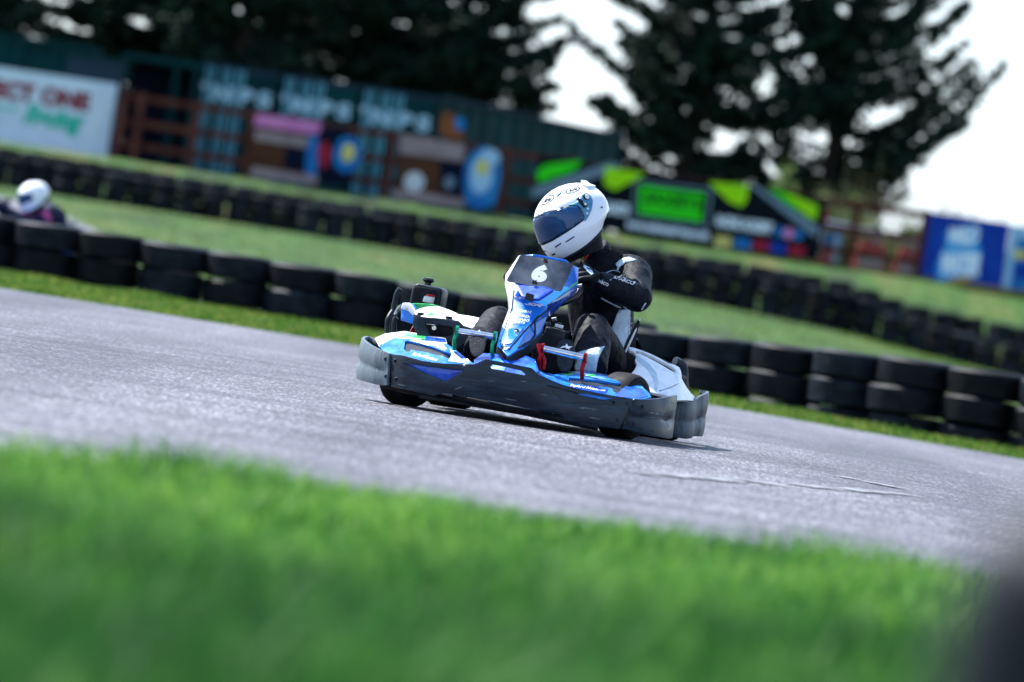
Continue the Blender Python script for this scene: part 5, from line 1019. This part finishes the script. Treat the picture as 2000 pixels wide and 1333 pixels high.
def helmet_matrix(c, yaw, pitch, roll, sc):                    # world-space axes: yaw from 'towards camera' to the left of the picture
    Fv = Vector((-math.sin(yaw), -math.cos(yaw), 0)); Lv = Vector((math.cos(yaw), -math.sin(yaw), 0)); Uv = Vector((0, 0, 1))
    Fv, Uv = Fv*math.cos(pitch)-Uv*math.sin(pitch), Uv*math.cos(pitch)+Fv*math.sin(pitch)
    Lv, Uv = Lv*math.cos(roll)+Uv*math.sin(roll), Uv*math.cos(roll)-Lv*math.sin(roll)
    m = Matrix(((Fv.x, Lv.x, Uv.x), (Fv.y, Lv.y, Uv.y), (Fv.z, Lv.z, Uv.z))); return Matrix.Translation(c) @ m.to_4x4() @ Matrix.Diagonal((sc, sc, sc, 1))
hc = KM @ KP(1117.5, 426, -.52)
helmet(D, 'helmet', KI @ helmet_matrix(hc, R(49), R(24.5), R(20), 1.05))
tube('chin_strap', [KP(1148, 488, -.54), KP(1146, 496, -.53), KP(1141, 503, -.52), KP(1136, 510, -.52)], .007, M['strap_y'], D, 8, 3); tube('chin_strap', [KP(1150, 489, -.535), KP(1148.5, 496, -.525), KP(1144, 503, -.515), KP(1141, 508, -.515)], .005, M['strap_r'], D, 8, 3)
tube('strap_ring', [KP(1139, 488, -.53), KP(1142, 492, -.52), KP(1148, 492.5, -.52), KP(1152, 489, -.52), KP(1153, 486, -.53)], .004, M['chrome'], D, 8, 3)

# ------------------------------------------------------------------ second kart and driver behind the left tyre wall
p2 = AT(72, 440, 54.5); z2 = terr(p2.x, 54.5)+.02
K2R = Matrix.Rotation(R(108), 4, 'Z'); K2M = Matrix.Translation(Vector((p2.x, 54.5, z2))-K2R @ Vector((0, -.62, 0))) @ K2R
K2 = empty('racing_kart', mw=K2M); tag(K2, 'dark blue kart mostly hidden behind the tyre wall at the left edge', 'kart')
c2 = MB(); c2.add(box_vf((0, -.3, .07), (.66, 1.3, .03))); c2.build('chassis', M['dark'], K2)
def pod2(nm, c, s, m): return box(nm, c, s, m, K2, None, .04, 3)
pod2('front_bumper', (0, .46, .16), (1.15, .12, .20), M['plastic']); pod2('side_pod', (.56, -.45, .20), (.22, .8, .24), M['blue']); pod2('side_pod', (-.56, -.45, .20), (.22, .8, .24), M['blue'])
nv = [(-.12, .34, .15), (.12, .34, .15), (.15, .18, .34), (-.15, .18, .34), (.17, .0, .60), (-.17, .0, .60), (.15, -.06, .60), (-.15, -.06, .60)]
mk('front_fairing', nv, [(0, 1, 2, 3), (3, 2, 4, 5), (5, 4, 6, 7), (0, 3, 5, 7), (1, 6, 4, 2), (0, 7, 6, 1)], M['blue'], K2, smooth=False); pod2('orange_panel', (.2, .38, .22), (.25, .06, .10), pm('orange_print', (.55, .2, .02), (.5, .18, .02), 5, .4))
sx2 = [(.10, -.42), (.09, -.62), (.22, -.86), (.48, -.96)]
mk('seat', [Vector((x, y, z)) for z, y in sx2 for x in (-.2, -.07, .07, .2)], [(i*4+j, i*4+j+1, (i+1)*4+j+1, (i+1)*4+j) for i in range(3) for j in range(3)], M['seat'], K2); 
for s in (-1, 1):
    for y, r2, w2 in ((0, .13, .13), (-1.03, .14, .2)):
        wv = empty('wheel'); wv.parent = K2; wv.location = (s*.52, y, r2); mk('tyre', *lathe_vf([(r2*.5, -w2/2), (r2*.9, -w2/2), (r2, -w2*.35), (r2, w2*.35), (r2*.9, w2/2), (r2*.5, w2/2), (r2*.5, -w2/2)], 24, 'X'), M['kart_tyre'], wv)
mk('steering_wheel', *tube_vf(ring_pts(Vector((0, -.22, .52)), swn, .15, 24), .014, 8), M['gloss_black'], K2)
D2 = empty('person', mw=K2M); tag(D2, 'second driver with white helmet, navy suit and pink sleeve patches behind left tyre wall', 'person')
M['suit_navy'] = pm('navy_race_suit', (.004, .008, .03), (.01, .018, .05), 30, .7); M['pinkcloth'] = pm('pink_cloth', (.42, .06, .20), (.5, .10, .26), 20, .6)
def v3(*a): return Vector(a)
B2 = [limb([v3(0, -.70, .12), v3(0, -.76, .3), v3(0, -.72, .48), v3(0, -.66, .60)], [(.17, .12), (.16, .12), (.18, .12), (.07, .07)]), limb([v3(0, -.66, .55), v3(0, -.64, .68)], [.07, .065])]
for s in (-1, 1):
    B2 += [limb([v3(s*.1, -.68, .56), v3(s*.21, -.68, .53), v3(s*.30, -.52, .42), v3(s*.24, -.36, .46), v3(s*.15, -.24, .53)], [.08, .075, .062, .052, .042]), limb([v3(s*.1, -.66, .14), v3(s*.16, -.28, .30), v3(s*.16, .10, .14)], [.10, .075, .055])]
V, Fq = remesh(B2, .016, 4); b2_ = mk('body', V, Fq, M['suit_navy'], D2, sharp=180); t2 = bvh(b2_)
for s in (-1, 1):
    P = [limb([v3(s*.165, -.27, .52), v3(s*.152, -.22, .545)], [.045, .040])]+[limb([v3(s*.155, -.235+.0, .56-.02*k), v3(s*.165, -.19, .565-.024*k), v3(s*.145, -.175, .55-.024*k), v3(s*.128, -.20, .545-.02*k)], [.014, .013, .012, .010], 3, 8) for k in range(4)]+[limb([v3(s*.15, -.24, .57), v3(s*.13, -.22, .60)], [.016, .012])]
    V, Fq = remesh(P, .006, 2); mk('glove', V, Fq, M['suit_navy'], D2, sharp=180)
    P = [limb([v3(s*.235, -.63, .50), v3(s*.27, -.58, .46)], [.090, .080])]; V, Fq = remesh(P, .012, 2); mk('sleeve_patch', V, Fq, M['pinkcloth'], D2, sharp=180)
h2 = AT(66, 382, 54.2)
K2I = K2M.inverted(); helmet(D2, 'helmet', K2I @ helmet_matrix(h2, R(70), R(24), R(0), 1.0), detail=False)
